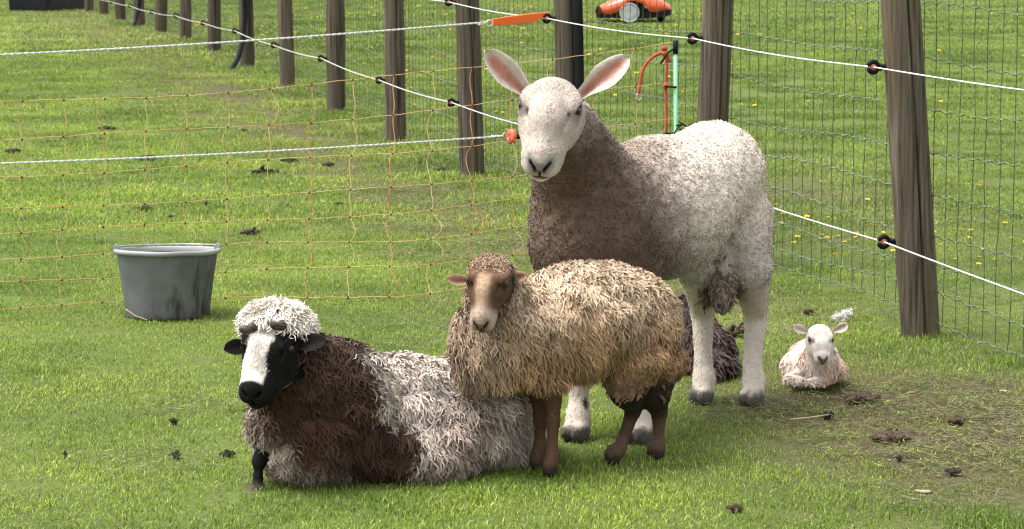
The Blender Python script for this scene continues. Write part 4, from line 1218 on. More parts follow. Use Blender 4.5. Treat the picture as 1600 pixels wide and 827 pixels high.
# ------------------------------------------------------------------ orange electric netting across the paddock
def netting():
    sx = np.array([-420, -200, 0, 180, 400, 560, 640, 720, 880, 1057.0])
    sd = np.array([8.95, 9.08, 9.23, 9.38, 9.56, 9.52, 9.50, 9.66, 10.12, 10.52])
    org = ground_at(400, 9.56)
    root = empty('electric_netting', org, 'orange electric netting stretched across the paddock behind the bucket', 'netting')
    def bottom(px):
        d = np.interp(px, sx, sd)
        return np.array([ground_at(p, q) for p, q in zip(np.atleast_1d(px), np.atleast_1d(d))])
    A, B = ground_at(-420, 8.95), ground_at(1057, 10.52)
    hA, hB = .76, .925
    fr = np.array([0, .127, .248, .367, .481, .645, .823, 1.0])
    def pt(px, k):
        f = fr[k] if np.isscalar(k) else k
        b = bottom(px)
        u = np.clip((b[:, 0] - A[0]) / (B[0] - A[0]), 0, 1)
        top = A + (B - A) * u[:, None]; top[:, 2] = hA + (hB - hA) * u ** 1.5 - .045 * np.sin(math.pi * u)
        b[:, 2] = .008 + .02 * u
        ff = np.asarray(f, float)
        ff = ff[:, None] if ff.ndim else ff
        P = b + (top - b) * ff
        return P
    px = np.linspace(-420, 1054, 170)
    vx = np.arange(-416, 1052, 64.0)
    for k in range(8):
        P = pt(px, k)
        # each strand sags a little between the upright strings
        P[:, 2] += .0015 * np.sin(px * 2 * math.pi / 64 + 1) + .006 * np.sin(px / 97.0 + k * 2)
        mb = MB(); mb.tube(P, .0015, 5, False)
        link('horizontal_strand', mb.mesh('horizontal_strand', M_NET, True, org), root)
    kn = MB()
    for i, x in enumerate(vx):
        pts = []
        for k in range(8):
            ph = rng.random() * 6.28
            if k < 7:
                for t in np.linspace(0, 1, 7)[:-1]:
                    sway = math.sin(math.pi * t) * rng.choice([1, 1]) * 0
                    pts.append((x, fr[k] + (fr[k + 1] - fr[k]) * t, k, t))
            else: pts.append((x, 1.0, 7, 0))
        a = np.array(pts)
        sgn = rng.normal(size=8) * .014 * (1 + (np.arange(8) < 3))
        P = pt(a[:, 0], a[:, 1])
        P[:, 0] += sgn[a[:, 2].astype(int)] * np.sin(math.pi * a[:, 3]) + .004 * np.sin(2 * math.pi * a[:, 3])
        P[:, 1] += .3 * sgn[a[:, 2].astype(int)][::-1] * np.sin(math.pi * a[:, 3])
        P[:, 2] += .0015 * math.sin(x * 2 * math.pi / 64 + 1) + .006 * np.sin(x / 97.0 + a[:, 2] * 2)
        mb = MB(); mb.tube(P, .0013, 5, False)
        link('upright_string', mb.mesh('upright_string', M_NET_RED if i in (14, 16, 18) else M_NET, True, org), root)
        for k in range(8):
            c = pt(np.array([x]), k)[0]
            c[2] += .0015 * math.sin(x * 2 * math.pi / 64 + 1) + .006 * math.sin(x / 97.0 + k * 2)
            kn.ball(c, (.0042, .0042, .0048), 6, 5)
    link('knots', kn.mesh('knots', M_KNOT, True, org), root, kind='stuff')
    # end stake with cap and the clip that holds the strings
    return B
NETB = netting()
def net_stake():
    b = ground_at(1057, 10.50); b[2] = 0
    lean = np.array([-.013, 0, 1.0])
    o = empty('net_stake', b, 'mint green netting stake with black cap beside a fence post', 'stake')
    mb = MB(); mb.tube([lean * -.1, lean * .88], .0085, 10); link('rod', mb.mesh('rod', M_GREENROD), o)
    mb = MB(); mb.tube([lean * .875, lean * .93], .0115, 10); mb.tube([lean * .90 + [0, 0, 0], lean * .895 + [-.03, 0, -.015], lean * .88 + [-.06, 0, -.045]], .0045, 6)
    link('cap', mb.mesh('cap', M_BLACK), o)
    for h in (.55, .74):
        mb = MB(); mb.tube([lean * h + [.004, -.008, 0], lean * h + [-.045, -.008, .004]], .005, 6); link('clip', mb.mesh('clip', M_BLACK), o)
net_stake()
def cord():
    # red rope: knotted loop hanging from the netting
    d = 10.44
    pts = [(1046, 98), (1043, 86), (1036, 82), (1024, 86), (1011, 97), (1003, 112), (1000, 130), (998, 147)]
    P = np.array([at(x, y, d) for x, y in pts]); t = np.linspace(0, len(P) - 1, 40)
    P = np.stack([np.interp(t, np.arange(len(P)), P[:, a]) for a in range(3)], -1)
    for _ in range(4): P[1:-1] = (P[:-2] + 2 * P[1:-1] + P[2:]) / 4
    D = np.array([at(x, y, d) for x, y in ((1036, 80), (1041, 88), (1042, 110), (1040, 135), (1041, 160), (1041, 200), (1041, 235))])
    org = np.array([P[0][0], P[0][1], 0])
    o = empty('red_rope', org, 'red rope looped over the netting next to the mint green stake', 'rope')
    mb = MB(); mb.tube(P, .0062, 8); link('loop', mb.mesh('loop', M_REDROPE, True, org), o)
    mb = MB(); mb.tube(D, .0058, 8); link('hanging_end', mb.mesh('hanging_end', M_REDROPE, True, org), o)
    mb = MB()
    for (x, y) in ((1039, 84), (1040, 135), (1038, 76)): mb.ball(at(x, y, d - .005), (.013, .011, .012), 10, 8)
    link('knot', mb.mesh('knot', M_REDROPE, True, org), o)
    mb = MB(); p = at(998, 152, d)
    a = np.linspace(0, 2 * math.pi, 13); mb.tube(p + np.stack([np.cos(a) * .010, 0 * a, np.sin(a) * .013], -1), .003, 6, False)
    link('metal_end', mb.mesh('metal_end', M_STEEL, True, org), o)
cord()
def ties():
    # black twine round the post behind the rump
    b, n = posts[1][1], 1
    o = None
    c = b + np.array([.006, 0, 0])
    mb = MB()
    for dz0, dz1, s0 in ((.53, .575, 0), (.575, .53, .4), (.56, .565, .2)):
        a = np.linspace(0, 2 * math.pi, 33)
        mb.tube(np.stack([c[0] + .0675 * np.cos(a), c[1] + .0675 * np.sin(a), b[2] + dz0 + (dz1 - dz0) * (.5 + .5 * np.cos(a + s0))], -1), .0035, 6, False)
    s = ground_at(1059, 10.50)
    for z0, z1 in ((.57, .56), (.60, .57), (.52, .585)):
        mb.tube([s + [.0, -.012, z0 - .0], (s + c) / 2 + [-.02, -.02, z1], c + [-.067, -.02, z1]], .003, 6)
    a = np.linspace(0, 2 * math.pi, 13)
    mb.tube(np.stack([s[0] + .012 * np.cos(a), s[1] + .012 * np.sin(a), np.full(13, .585)], -1), .004, 6, False)
    mb.tube([s + [0, -.012, .58], s + [-.03, -.02, .545], s + [-.06, -.02, .53]], .003, 6)
    org = np.array([c[0], c[1], b[2]])
    link('black_twine', mb.mesh('black_twine', M_BLACK, True, org), None, org, 'black twine tying the mint green stake to the fence post', 'twine')
ties()

# ------------------------------------------------------------------ rope gate: two white ropes with handles
def braid(P, r):
    P = np.asarray(P); n = len(P); mb = MB()
    for ph in (0, math.pi):
        a = np.arange(n) * 1.25 + ph
        Q = P.copy(); Q[:, 2] += r * .5 * np.sin(a); Q[:, 1] += r * .5 * np.cos(a)
        mb.tube(Q, r * .62, 5, False)
    return mb
def gate_rope(p0, p1, r, label):
    L = np.linalg.norm(p1 - p0); n = int(L / .014)
    t = np.linspace(0, 1, n)[:, None]
    P = p0 + (p1 - p0) * t - np.array([0, 0, 1]) * .02 * np.sin(math.pi * t)
    org = p1 * [1, 1, 0]
    link('gate_rope', braid(P, r).mesh('gate_rope', M_ROPE_W, True, org), None, org, label, 'rope', 'ropes of the paddock gate')
def rope_at(pxl, pyl, dl, pxr, pyr, dr, ext):
    a, b = at(pxl, pyl, dl), at(pxr, pyr, dr)
    return b + (a - b) * ext, b
a, b = rope_at(0, 80, 10.2, 760, 35, 12.35, 1.35); gate_rope(a, b, .0046, 'upper white gate rope hooked to the long orange handle')
HB = b
a, b = rope_at(0, 250, 10.2, 786, 213, 12.3, 1.35); gate_rope(a, b, .0046, 'lower white gate rope hooked to the coral red disc')
LB = b
def gate_handle():
    p0, p1 = at(770, 35.5, 12.37), at(858, 24.5, 12.45)
    org = np.array([p0[0], p0[1], 0])
    ax = nrm(p1 - p0); L = np.linalg.norm(p1 - p0); up = nrm(np.cross(np.cross(ax, [0, 0, 1]), ax)); sd = np.cross(ax, up)
    o = empty('rope_gate_grip', org, 'long orange plastic gate handle hooked beside the dark fence post', 'gate handle')
    x = np.linspace(0, 1, 41)
    top = .017 + .004 * np.sin(x * 3.14) ; bot = -.014 - .008 * np.sin(x * 3.0) + .003 * np.sin(x * 38)
    bot = np.where(x > .78, -.012 + .03 * (x - .78), bot)
    out = np.vstack([np.stack([x * L, top], -1), np.stack([x * L, bot], -1)[::-1]])
    mb = MB(); mb.prism(out, -.011, .011, .003)
    V = mb.V[0]; V[:] = p0 + V[:, :1] * ax + V[:, 1:2] * sd + V[:, 2:3] * up
    link('grip', mb.mesh('grip', M_ORANGE, False, org), o)
    for xs in (np.linspace(.04, .30, 8), np.linspace(.76, .94, 6)):
        for xx in xs:
            mb = MB(); c = p0 + ax * L * xx
            mb.tube([c - sd * .0125 + up * .012 + ax * .006, c - sd * .0125 - up * .006 - ax * .004], .0022, 5); link('rib', mb.mesh('rib', M_ORANGE, True, org), o)
    mb = MB(); a = np.linspace(-.6, 4.2, 14); c = p1 + ax * .004
    mb.tube(np.array([p1 - ax * .03, p1 - ax * .005]), .0045, 6); mb.tube(c[None] + .014 * (np.cos(a)[:, None] * ax + np.sin(a)[:, None] * up), .003, 6)
    link('hook', mb.mesh('hook', M_STEEL, True, org), o)
    mb = MB(); a = np.linspace(0, 2 * math.pi, 13); c = p0 - ax * .016
    mb.tube(c[None] + .015 * (np.cos(a)[:, None] * ax + np.sin(a)[:, None] * up), .003, 6, False)
    for k in range(5): mb.ball(c - ax * (.02 + .008 * k), (.008, .007, .007), 8, 6)
    link('rope_knot', mb.mesh('rope_knot', M_ROPE_W, True, org), o)
gate_handle()
def gate_anchor():
    p = at(799, 213.5, 12.34); org = np.array([p[0], p[1], 0]); ax = nrm(at(840, 213, 12.42) - p)
    o = empty('gate_insulator', org, 'coral red disc insulator on a black rod beside the white ram muzzle', 'insulator')
    u = np.array([0, 0, 1.0]); s = np.cross(ax, u)
    mb = MB()
    mb.tube([p - ax * .012, p - ax * .006, p + ax * .008, p + ax * .014], [.026, .037, .037, .028], 20); link('disc', mb.mesh('disc', M_CORAL, True, org), o)
    mb = MB(); mb.tube([p + ax * .012, p + ax * .24], .0135, 12); link('rod', mb.mesh('rod', M_BLACK, True, org), o)
    a = np.linspace(0, 2 * math.pi, 15); c = p - ax * .03
    mb = MB(); mb.tube(c[None] + .019 * (np.cos(a)[:, None] * ax + np.sin(a)[:, None] * u), .0032, 6, False)
    for k in range(7): mb.ball(c - ax * (.022 + .009 * k), (.009, .0075, .0075), 8, 6)
    link('wire_loop', mb.mesh('wire_loop', M_STEEL, True, org), o)
gate_anchor()
def black_strip():
    b = posts[2][1]
    mb = MB(); n = 2
    P = [(-.022, -.008), (.022, -.012), (.026, -.004), (.022, .006), (-.022, .006)]
    zs = np.linspace(-.05, 1.5, 12)
    V = np.array([[(x + .036) - .02 * z + .012 * math.sin(z * 2), -.064 + y - .01, z] for z in zs for x, y in P])
    k = len(P); q = [(i * k + j, i * k + (j + 1) % k, (i + 1) * k + (j + 1) % k, (i + 1) * k + j) for i in range(len(zs) - 1) for j in range(k)]
    mb.add(V, q)
    link('rubber_strip', mb.mesh('rubber_strip', M_RUBBER), None, b, 'black rubber strip nailed to the post between the ram ears', 'strip')
black_strip()
def hose(pts, label):
    P = np.asarray(pts); t = np.linspace(0, len(P) - 1, 40)
    P = np.stack([np.interp(t, np.arange(len(P)), P[:, a]) for a in range(3)], -1)
    for _ in range(8): P[1:-1] = (P[:-2] + 2 * P[1:-1] + P[2:]) / 4
    org = P[-1].copy(); mb = MB(); mb.tube(P, .023, 10)
    link('black_hose', mb.mesh('black_hose', M_RUBBER, True, org), None, org, label, 'hose', 'hoses hanging on the fence posts')
d = ZF(7) - .10
hose([at(378, -130, d - .22), at(381, -40, d - .17), at(383, 20, d - .13), at(380, 60, d - .14), at(372, 92, d - .2), at(356, 117, d - .35)], 'black hose hanging from a fence post, the nearer of two')
d = ZF(11) - .10
hose([at(222, -110, d - .25), at(220, -20, d - .17), at(217, 12, d - .14), at(211, 35, d - .2), at(203, 52, d - .4)], 'black hose hanging from a distant fence post, the farther of two')

# ------------------------------------------------------------------ bucket
def bucket():
    b = ground_at(262, 9.17); b[2] = -.006
    o = empty('bucket', b, 'grey plastic bucket with muddy side standing in front of the netting', 'bucket')
    r0, r1, h = .146, .176, .245
    wob = lambda th: .0012 * np.sin(2 * th + .6) + .0018 * np.sin(5 * th + 1) * np.exp(-((th + 1.1) / .5) ** 2)
    mb = MB()
    prof = [(.02, .004), (r0 - .012, .004), (r0, .0), (r0 + .003, .012), (r0 + .0035, .03), (r0 + (r1 - r0) * .55, h * .55), (r1 - .001, h - .03), (r1, h - .022), (r1 + .002, h - .012),
            (r1 - .004, h - .012), (r1 - .006, h - .03), (r0 + .0 + (r1 - r0) * .5, h * .5), (r0 - .004, .03), (r0 - .012, .014), (.02, .014)]
    mb.lathe(prof, 64)
    V = mb.V[0]; th = np.arctan2(V[:, 1], V[:, 0]); V[:, 2] += wob(th) * V[:, 2] / h; V[:, :2] *= (1 + .01 * np.cos(2 * th))[:, None]
    link('shell', mb.mesh('shell', M_BUCKET_SHELL), o)
    mb = MB()
    prof = [(r1 - .006, h - .016), (r1 + .003, h - .016), (r1 + .011, h - .013), (r1 + .0125, h - .006), (r1 + .010, h + .001), (r1 + .001, h + .002), (r1 - .005, h - .002), (r1 - .006, h - .016)]
    mb.lathe(prof, 64)
    V = mb.V[0]; th = np.arctan2(V[:, 1], V[:, 0]); V[:, 2] += wob(th); V[:, :2] *= (1 + .01 * np.cos(2 * th))[:, None]
    link('rim', mb.mesh('rim', M_BUCKET), o)
    for sx in (-1, 1):
        mb = MB(); x = sx * (r1 + .0)
        mb.prism([(x - .014, h - .012), (x + .014, h - .012), (x + .010, h + .012), (x + .004, h + .019), (x - .004, h + .019), (x - .010, h + .012)], -.007 + .03 * sx, .007 + .03 * sx, .002)
        link('lug', mb.mesh('lug', M_BUCKET, False), o)
    a = np.linspace(0, math.pi, 40)   # wire handle laid back over the rim
    mb = MB(); P = np.stack([np.cos(a) * (r1 + .008), .03 * np.cos(a) + np.sin(a) * (r1 + .02), h + .010 - .004 * np.sin(a)], -1)
    mb.tube(P, .003, 8); link('handle', mb.mesh('handle', M_STEEL), o)
    o.rotation_euler = (R(-3.5), 0, 0)
def bucket_material():
    m = mat('grey_plastic_shell', (.2, .22, .22), .72, 0, .25)
    N, L, b = nodes(m)
    tc = N.new('ShaderNodeTexCoord')
    n1 = N.new('ShaderNodeTexNoise'); n1.inputs['Scale'].default_value = 9; n1.inputs['Detail'].default_value = 8; L.new(tc.outputs['Object'], n1.inputs[0])
    mp = N.new('ShaderNodeMapping'); mp.inputs['Scale'].default_value = (38, 38, 10); n2 = N.new('ShaderNodeTexNoise'); n2.inputs['Scale'].default_value = 1; n2.inputs['Detail'].default_value = 6
    L.new(tc.outputs['Object'], mp.inputs[0]); L.new(mp.outputs[0], n2.inputs[0])
    c1 = N.new('ShaderNodeValToRGB'); e = c1.color_ramp.elements; e[0].position = .35; e[0].color = (.088, .094, .092, 1); e[1].position = .65; e[1].color = (.135, .142, .142, 1); L.new(n1.outputs[0], c1.inputs[0])
    sp = N.new('ShaderNodeSeparateXYZ'); L.new(tc.outputs['Object'], sp.inputs[0])
    # splashed mud: mostly low and towards one side
    mx = N.new('ShaderNodeMapRange'); mx.inputs['From Min'].default_value = -.02; mx.inputs['From Max'].default_value = .14; mx.inputs['To Min'].default_value = 0; mx.inputs['To Max'].default_value = .24; L.new(sp.outputs[0], mx.inputs[0])
    mz = N.new('ShaderNodeMapRange'); mz.inputs['From Min'].default_value = .17; mz.inputs['From Max'].default_value = .02; mz.inputs['To Min'].default_value = -.12; mz.inputs['To Max'].default_value = .12; L.new(sp.outputs[2], mz.inputs[0])
    a1 = N.new('ShaderNodeMath'); L.new(mx.outputs[0], a1.inputs[0]); L.new(mz.outputs[0], a1.inputs[1])
    a2 = N.new('ShaderNodeMath'); L.new(a1.outputs[0], a2.inputs[0]); L.new(n2.outputs[0], a2.inputs[1])
    c2 = N.new('ShaderNodeValToRGB'); e = c2.color_ramp.elements; e[0].position = .60; e[0].color = (0, 0, 0, 1); e[1].position = .92; e[1].color = (1, 1, 1, 1); L.new(a2.outputs[0], c2.inputs[0])
    mm = N.new('ShaderNodeMix'); mm.data_type = 'RGBA'; mm.inputs[7].default_value = (.032, .026, .02, 1); L.new(c2.outputs[0], mm.inputs[0]); L.new(c1.outputs[0], mm.inputs[6]); L.new(mm.outputs[2], b.inputs['Base Color'])
    return m
M_BUCKET_SHELL = bucket_material()
bucket()

# ------------------------------------------------------------------ robot mower on the lawn
def mower():
    b = ground_at(990, 25.2)
    b[2] += .015
    o = empty('robot_mower', b, 'orange robot lawn mower with grey wheel on the lawn beyond the fence', 'lawn mower')
    L_, Wd = .74, .50
    # body: outline in side view, width tapering towards the top; nose on the picture's left
    xs = np.linspace(-.37, .37, 45)
    up = np.interp(xs, [-.37, -.345, -.26, -.17, -.08, .02, .14, .28, .36, .37], [.075, .145, .19, .225, .25, .262, .25, .205, .15, .12])
    lo = np.interp(xs, [-.37, -.30, -.22, -.13, -.05, .03, .11, .16, .20, .37], [.055, .065, .075, .10, .20, .20, .17, .10, .095, .11])
    V, Qd = [], []
    sec = []
    for x, u, l in zip(xs, up, lo):
        w_ = Wd / 2 * (1 - .45 * abs(x / .37) ** 4)
        sec.append([(x, -w_, l), (x, -w_ * 1.0, l + (u - l) * .55), (x, -w_ * .88, l + (u - l) * .85), (x, -w_ * .6, u), (x, w_ * .6, u), (x, w_ * .88, l + (u - l) * .85), (x, w_, l + (u - l) * .55), (x, w_, l)])
    V = np.array(sec).reshape(-1, 3); k = 8
    Qd = [(i * k + j, (i + 1) * k + j, (i + 1) * k + (j + 1) % k, i * k + (j + 1) % k) for i in range(len(xs) - 1) for j in range(k)]
    T = []
    mb = MB(); mb.add(V, Qd); mb.add(np.array(sec[0]), [(0, 1, 2, 3), (0, 3, 4, 7), (4, 5, 6, 7)]); mb.add(np.array(sec[-1]), [(3, 2, 1, 0), (7, 4, 3, 0), (7, 6, 5, 4)])
    link('hood', mb.mesh('hood', M_MOWER), o)
    mb = MB(); mb.prism([(-.355, .035), (-.10, .035), (.10, .03), (.30, .045), (.375, .07), (.372, .12), (.2, .10), (.0, .16), (-.2, .09), (-.36, .075)], -Wd / 2 + .03, Wd / 2 - .03, .006)
    link('chassis', mb.mesh('chassis', M_BLACK, False), o)
    mb = MB(); mb.prism([(-.372, .085), (-.335, .085), (-.325, .15), (-.352, .155)], -.235, .235, .004); link('front_panel', mb.mesh('front_panel', M_BLACK, False), o)
    mb = MB(); mb.prism([(-.20, .235), (-.10, .262), (.05, .272), (.05, .264), (-.10, .25), (-.20, .222)], -.12, .12, .002); link('control_cover', mb.mesh('control_cover', M_BLACK, False), o)
    for sy in (-1, 1):
        y = sy * .225
        wh = MB()
        wh.lathe([(.090, -.028), (.098, -.02), (.098, .02), (.090, .028)], 36, (-.035, y, .090), 'y')
        wo = link('wheel', wh.mesh('wheel', M_WHEELRIM), o)
        mb = MB(); yo = y + sy * .022
        mb.lathe([(.0, .012), (.03, .012), (.066, .004), (.072, .009), (.084, .009), (.091, .0)] if sy < 0 else [(.0, -.012), (.03, -.012), (.066, -.004), (.072, -.009), (.084, -.009), (.091, 0)], 36, (-.035, yo, .090), 'y')
        link('hub_cap', mb.mesh('hub_cap', M_WHEEL), wo)
        mb = MB(); a = np.linspace(.05, math.pi - .05, 20)
        mb.tube(np.stack([-.035 + .130 * np.cos(a), np.full(20, sy * .215), .090 + .125 * np.sin(a)], -1), .018, 6); link('wheel_arch', mb.mesh('wheel_arch', M_BLACK), o)
    mb = MB(); mb.lathe([(.0, -.015), (.045, -.015), (.045, .015), (.0, .015)], 16, (.27, -.1, .045), 'y'); link('rear_wheel', mb.mesh('rear_wheel', M_BLACK), o)
    o.rotation_euler = (0, 0, R(-4))
M_MOWER = mat('orange_red_paint', (.62, .10, .035), .28, 0, .5)
M_WHEEL = mottled('grey_hub', (.50, .51, .52), (.40, .41, .42), 8, .45)
M_WHEELRIM = mat('pale_tyre', (.42, .42, .42), .6)
mower()

# ------------------------------------------------------------------ black box far up the pasture
def black_box():
    b = ground_at(58, 36.5)
    o = empty('black_box', b, 'black plastic box at the far end of the pasture', 'box')
    m = mottled('black_sheet', (.008, .009, .012), (.014, .015, .019), 5, .5)
    mb = MB(); V = []
    for z, k in ((.0, .97), (.03, 1.0), (.75, 1.04), (.78, 1.03)):
        V += [(-.30 * k, -.5 * k, z), (.22 * k, -.5 * k, z), (.26 * k, -.46 * k, z), (.62 * k, .5 * k, z), (-.20 * k, .6 * k, z), (-.31 * k, -.45 * k, z)]
    q = [(i * 6 + j, i * 6 + (j + 1) % 6, (i + 1) * 6 + (j + 1) % 6, (i + 1) * 6 + j) for i in range(3) for j in range(6)]
    mb.add(np.array(V), q, [(18, 19, 20), (18, 20, 21), (18, 21, 22), (18, 22, 23)])
    link('tub', mb.mesh('tub', m, False), o)
    mb = MB(); V = [(x * 1.07, y * 1.07, z) for z in (.775, .82) for x, y, _ in V[:6]]
    mb.add(np.array(V), [(j, (j + 1) % 6, 6 + (j + 1) % 6, 6 + j) for j in range(6)], [(6, 7, 8), (6, 8, 9), (6, 9, 10), (6, 10, 11)])
    link('lid', mb.mesh('lid', m, False), o)
black_box()

# ------------------------------------------------------------------ droppings, clods and small finds
def clump(name, px, py, wpx, label, cat, m, seed, flat=.5, group=None):
    r = np.random.default_rng(seed)
    d = 9.0
    for _ in range(12):
        g = ground_at(px, d); q = g - CAMP; zc = q @ FW; yy = 413.5 - 4000 * (q @ UPV) / zc
        d *= (yy + 100) / (py + 100)
    g = ground_at(px, d); sz = wpx / 4000 * d / 2 * 1.15
    mb = MB()
    mb.ball((0, 0, .008), (sz * .42, sz * .36, .012 + sz * .15 * (flat + .2)), 14, 8)
    V = mb.V[0]; V += (np.stack([noise(V + seed, 50, seed + j) for j in range(3)], -1) - .5) * sz * .35
    for k in range(46):
        p = np.clip(r.normal(size=3) * [.38, .34, .15], -.75, .75) * sz; p[2] = .012 + abs(p[2]) * (flat + .3) * (1 - .5 * min(1, math.hypot(p[0], p[1]) / sz))
        rr = sz * (.07 + .17 * r.random() ** 1.5)
        Rm = np.linalg.qr(r.normal(size=(3, 3)))[0]
        i0 = len(mb.V); mb.ball(p, np.array([rr, rr * .75, rr * .6]) , 8, 6, Rm)
        V = mb.V[i0]; V += (noise(V + seed, 90, seed)[:, None] - .5) * nrm(V - p) * rr * .7
    link(name, mb.mesh(name, m), None, g, label, cat, group)
for i, (px, py, wpx, lab) in enumerate((
        (168, 204, 32, 'dark dropping heap high on the pasture above the bucket, at the second netting strand'),
        (230, 251, 38, 'dark dropping heap under the white gate rope, above the bucket'),
        (412, 273, 46, 'widest dark dropping heap between the bucket and the posts'),
        (391, 368, 34, 'tall dark dropping heap to the right of the bucket rim'),
        (452, 254, 30, 'flat dropping heap just right of the widest heap'),
        (512, 261, 22, 'small round dropping heap left of the fence posts'),
        (690, 268, 22, 'small dropping heap beside the post left of the ram head'),
        (530, 322, 16, 'little dropping alone in the grass below the posts'),
        (224, 330, 26, 'flat dropping heap just above the bucket'),
        (268, 342, 12, 'tiny dropping above the right side of the bucket rim'),
        (323, 322, 14, 'tiny dropping between the bucket and the white gate rope'),
        (382, 206, 12, 'tiny dropping near the upper netting strand'),
        (20, 240, 28, 'dropping heap at the left picture edge by the white gate rope'),
        (355, 716, 26, 'crumbled droppings on the grass left of the black foreleg'),
        (275, 718, 24, 'crumbled droppings low on the grass, below the bucket'),
        (102, 716, 10, 'single dropping in the foreground grass below the bucket'),
        (272, 664, 18, 'crumbled droppings on the grass between bucket and pied sheep'),
        (1490, 744, 30, 'dark dropping on the worn turf in the near right corner'),
        (1405, 722, 16, 'small dark dropping on the worn turf below the lamb'),
        (1292, 655, 26, 'dark clod on worn turf below the lamb'))):
    clump('dropping', px, py, wpx, lab, 'dropping', M_DUNG, 300 + i, .35 if i not in (3, 5) else .7, 'droppings in the grass')
clump('earth_mound', 1155, 525, 62, 'dark earth mound between the ram hind leg and the lamb', 'earth mound', M_SOIL, 401, .6)
clump('earth_clod', 1262, 492, 24, 'dark earth clod just above the lamb left ear', 'clod', M_SOIL, 402, .5)
clump('earth_clod', 1495, 664, 44, 'reddish brown earth clod on the worn turf far right', 'clod', M_SOIL, 403, .4)
clump('earth_clod', 1390, 690, 70, 'flat grey earth clod in the worn patch below the lamb', 'clod', M_SOIL, 404, .22)
clump('earth_clod', 1345, 630, 60, 'flat dark earth clod right below the lamb', 'clod', M_SOIL, 405, .2)
clump('earth_clod', 1150, 802, 30, 'flat brown earth clod at the bottom edge of the grass', 'clod', M_SOIL, 406, .25)
def small_find(name, px, d, V, m, label, cat):
    pass
def tuft_of_wool():
    g = ground_at(1315, 9.05); mb = []
    P = rng.normal(size=(260, 3)) * [.014, .010, .006] + [0, 0, .018]
    P[:, 0] += np.linspace(-.012, .012, 260); P[:, 2] += P[:, 0] * .5
    N = nrm(rng.normal(size=(260, 3)))
    V, Q, C = locks(P, N, .02, .0016, np.tile([.78, .77, .75], (260, 1)), 4, 1, .3, .8, .003, 1)
    link('wool_tuft', mesh_np('wool_tuft', V, Q, None, C, True, [M_WOOL]), None, g, 'white tuft of wool caught in the grass above the lamb', 'wool tuft')
tuft_of_wool()
def pebble(px, py, wpx, col, label, cat, nm='stone'):
    d = 4000 * 1.35 / (py + 100)
    g = ground_at(px, d); sz = wpx / 4000 * d / 2
    mb = MB(); mb.ball((0, 0, sz * .35), (sz, sz * .5, sz * .38), 14, 10)
    V = mb.V[0]; V += (np.stack([noise(V + px, 1.1 / sz, 2 + k) for k in range(3)], -1) - .5) * sz * .8; V[:, 2] *= .7
    link(nm, mb.mesh(nm, mottled(nm + '_surface', col, tuple(c * .7 for c in col), 60, .8)), None, g, label, cat)
pebble(1424, 612, 20, (.40, .24, .18), 'pinkish stone lying in the grass right of the lamb', 'stone')
pebble(1568, 608, 14, (.55, .50, .38), 'pale stone at the right picture edge on the turf', 'stone')
pebble(1443, 764, 26, (.42, .34, .25), 'tan stone in the worn turf near the lower right corner', 'stone')
def twig(px, py, d, pts, label):
    g = ground_at(px, d); mb = MB(); mb.tube(pts, [.0035, .003, .0025, .002][:len(pts)], 5)
    link('twig', mb.mesh('twig', mottled('twig_bark', (.40, .33, .22), (.26, .20, .13), 40, .9)), None, g, label, 'twig')
twig(212, 493, 9.06, [(-.035, .0, .04), (0, 0, .015), (.03, -.03, .012), (.05, -.05, .008)], 'pale twig leaning against the left foot of the bucket')
twig(1262, 655, 7.1, [(-.05, 0, .02), (0, .01, .022), (.06, .02, .03)], 'pale twig on the worn turf below the lamb')

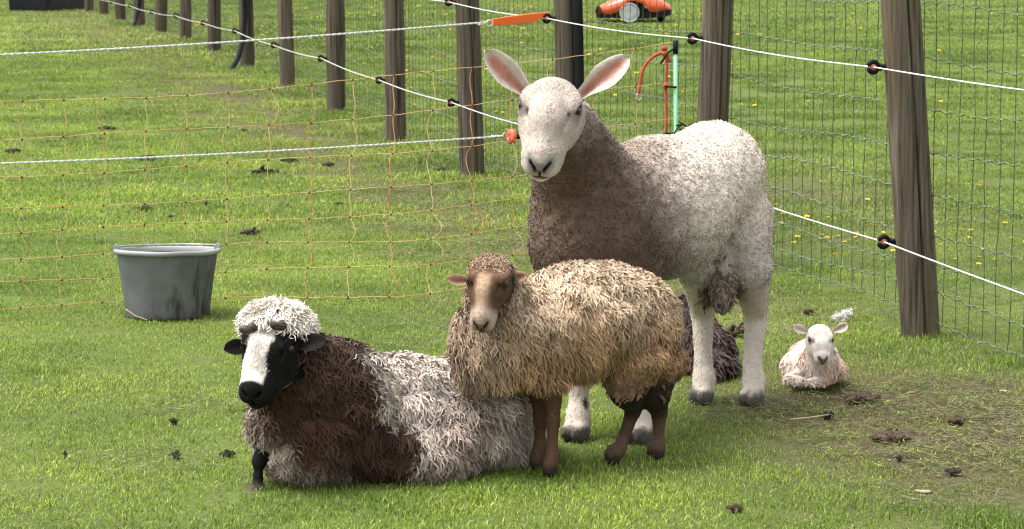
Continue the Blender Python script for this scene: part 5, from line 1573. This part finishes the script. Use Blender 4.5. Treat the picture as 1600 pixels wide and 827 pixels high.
# dandelions: a few near ones as things, those of the lawn as ground cover
def flower_mesh(nm, r, stem, pet=22):
    mb = MB(); c = np.array([0, 0, stem])
    for ring, (k, tilt, rr) in enumerate(((pet, .25, 1.0), (pet - 6, .6, .8), (9, 1.0, .5))):
        for j in range(k):
            a = j / k * 6.283 + ring * .2; d_ = np.array([math.cos(a) * math.cos(tilt), math.sin(a) * math.cos(tilt), math.sin(tilt)]); s = np.array([-math.sin(a), math.cos(a), 0])
            mb.add([c + s * r * .05, c - s * r * .05, c + d_ * r * rr - s * r * .10, c + d_ * r * rr + s * r * .10], [(0, 1, 2, 3)])
    nq = sum(len(q) for q in mb.Q)
    mb.tube([(0, 0, -.01), (.002, 0, stem * .5), (0, 0, stem)], .0015, 4, False)
    V = np.vstack(mb.V); Q = np.vstack(mb.Q)
    return mesh_np(nm, V, Q, None, None, False, [M_YELLOW, M_STEM], (np.arange(len(Q)) >= nq).astype(int))
FL = [flower_mesh('dandelion_%d' % k, .0075 + .0025 * k, .018 + .007 * k, 18) for k in range(3)]
def near_flower(px, py, label):
    d = 4000 * 1.33 / (py + 108)
    link('dandelion', FL[1], None, ground_at(px, d), label, 'dandelion', 'dandelions by the fence')
near_flower(826, 440, 'yellow dandelion between the brown sheep back and the ram chest')
def lawn_flowers():
    P = []
    for cx, cd, n, sx_, sd_2 in ((1240, 11.9, 26, .35, .5), (1320, 11.2, 14, .4, .5), (1500, 11.4, 16, .4, .5), (1560, 10.6, 12, .3, .4), (1480, 15, 14, .8, 1.0), (700, 25, 190, 1.9, 3.0), (640, 20.5, 60, .9, 1.8), (960, 20, 45, 1.2, 2.5), (860, 17, 36, .6, 1.6), (520, 28, 90, 1.2, 3.5), (1250, 19, 26, 1.6, 2.5), (1050, 14.5, 10, .4, .8), (400, 33, 60, 1.3, 4)):
        for _ in range(n):
            d_ = cd + rng.normal() * sd_2; x = (cx - 800) / 4000 * cd + rng.normal() * sx_
            y = (d_ - .17) / .99186
            if x > fence_x(y) + .25: P.append((x, y))
    for px, d_, n in ((290, 29, 9), (310, 28.2, 5)):
        for _ in range(n): P.append(((px - 800) / 4000 * d_ + rng.normal() * .25, d_ + rng.normal() * .5))
    P = np.array(P); P3 = np.column_stack([P, terrain(P[:, 0], P[:, 1])])
    s = 1.0 + .25 * rng.random(len(P)) + .45 * sstep(15, 25, P[:, 1])
    scatter('lawn_dandelions', P3, s, FL, 'yellow dandelions scattered over the lawn beyond the fence', tilt=.5)
lawn_flowers()
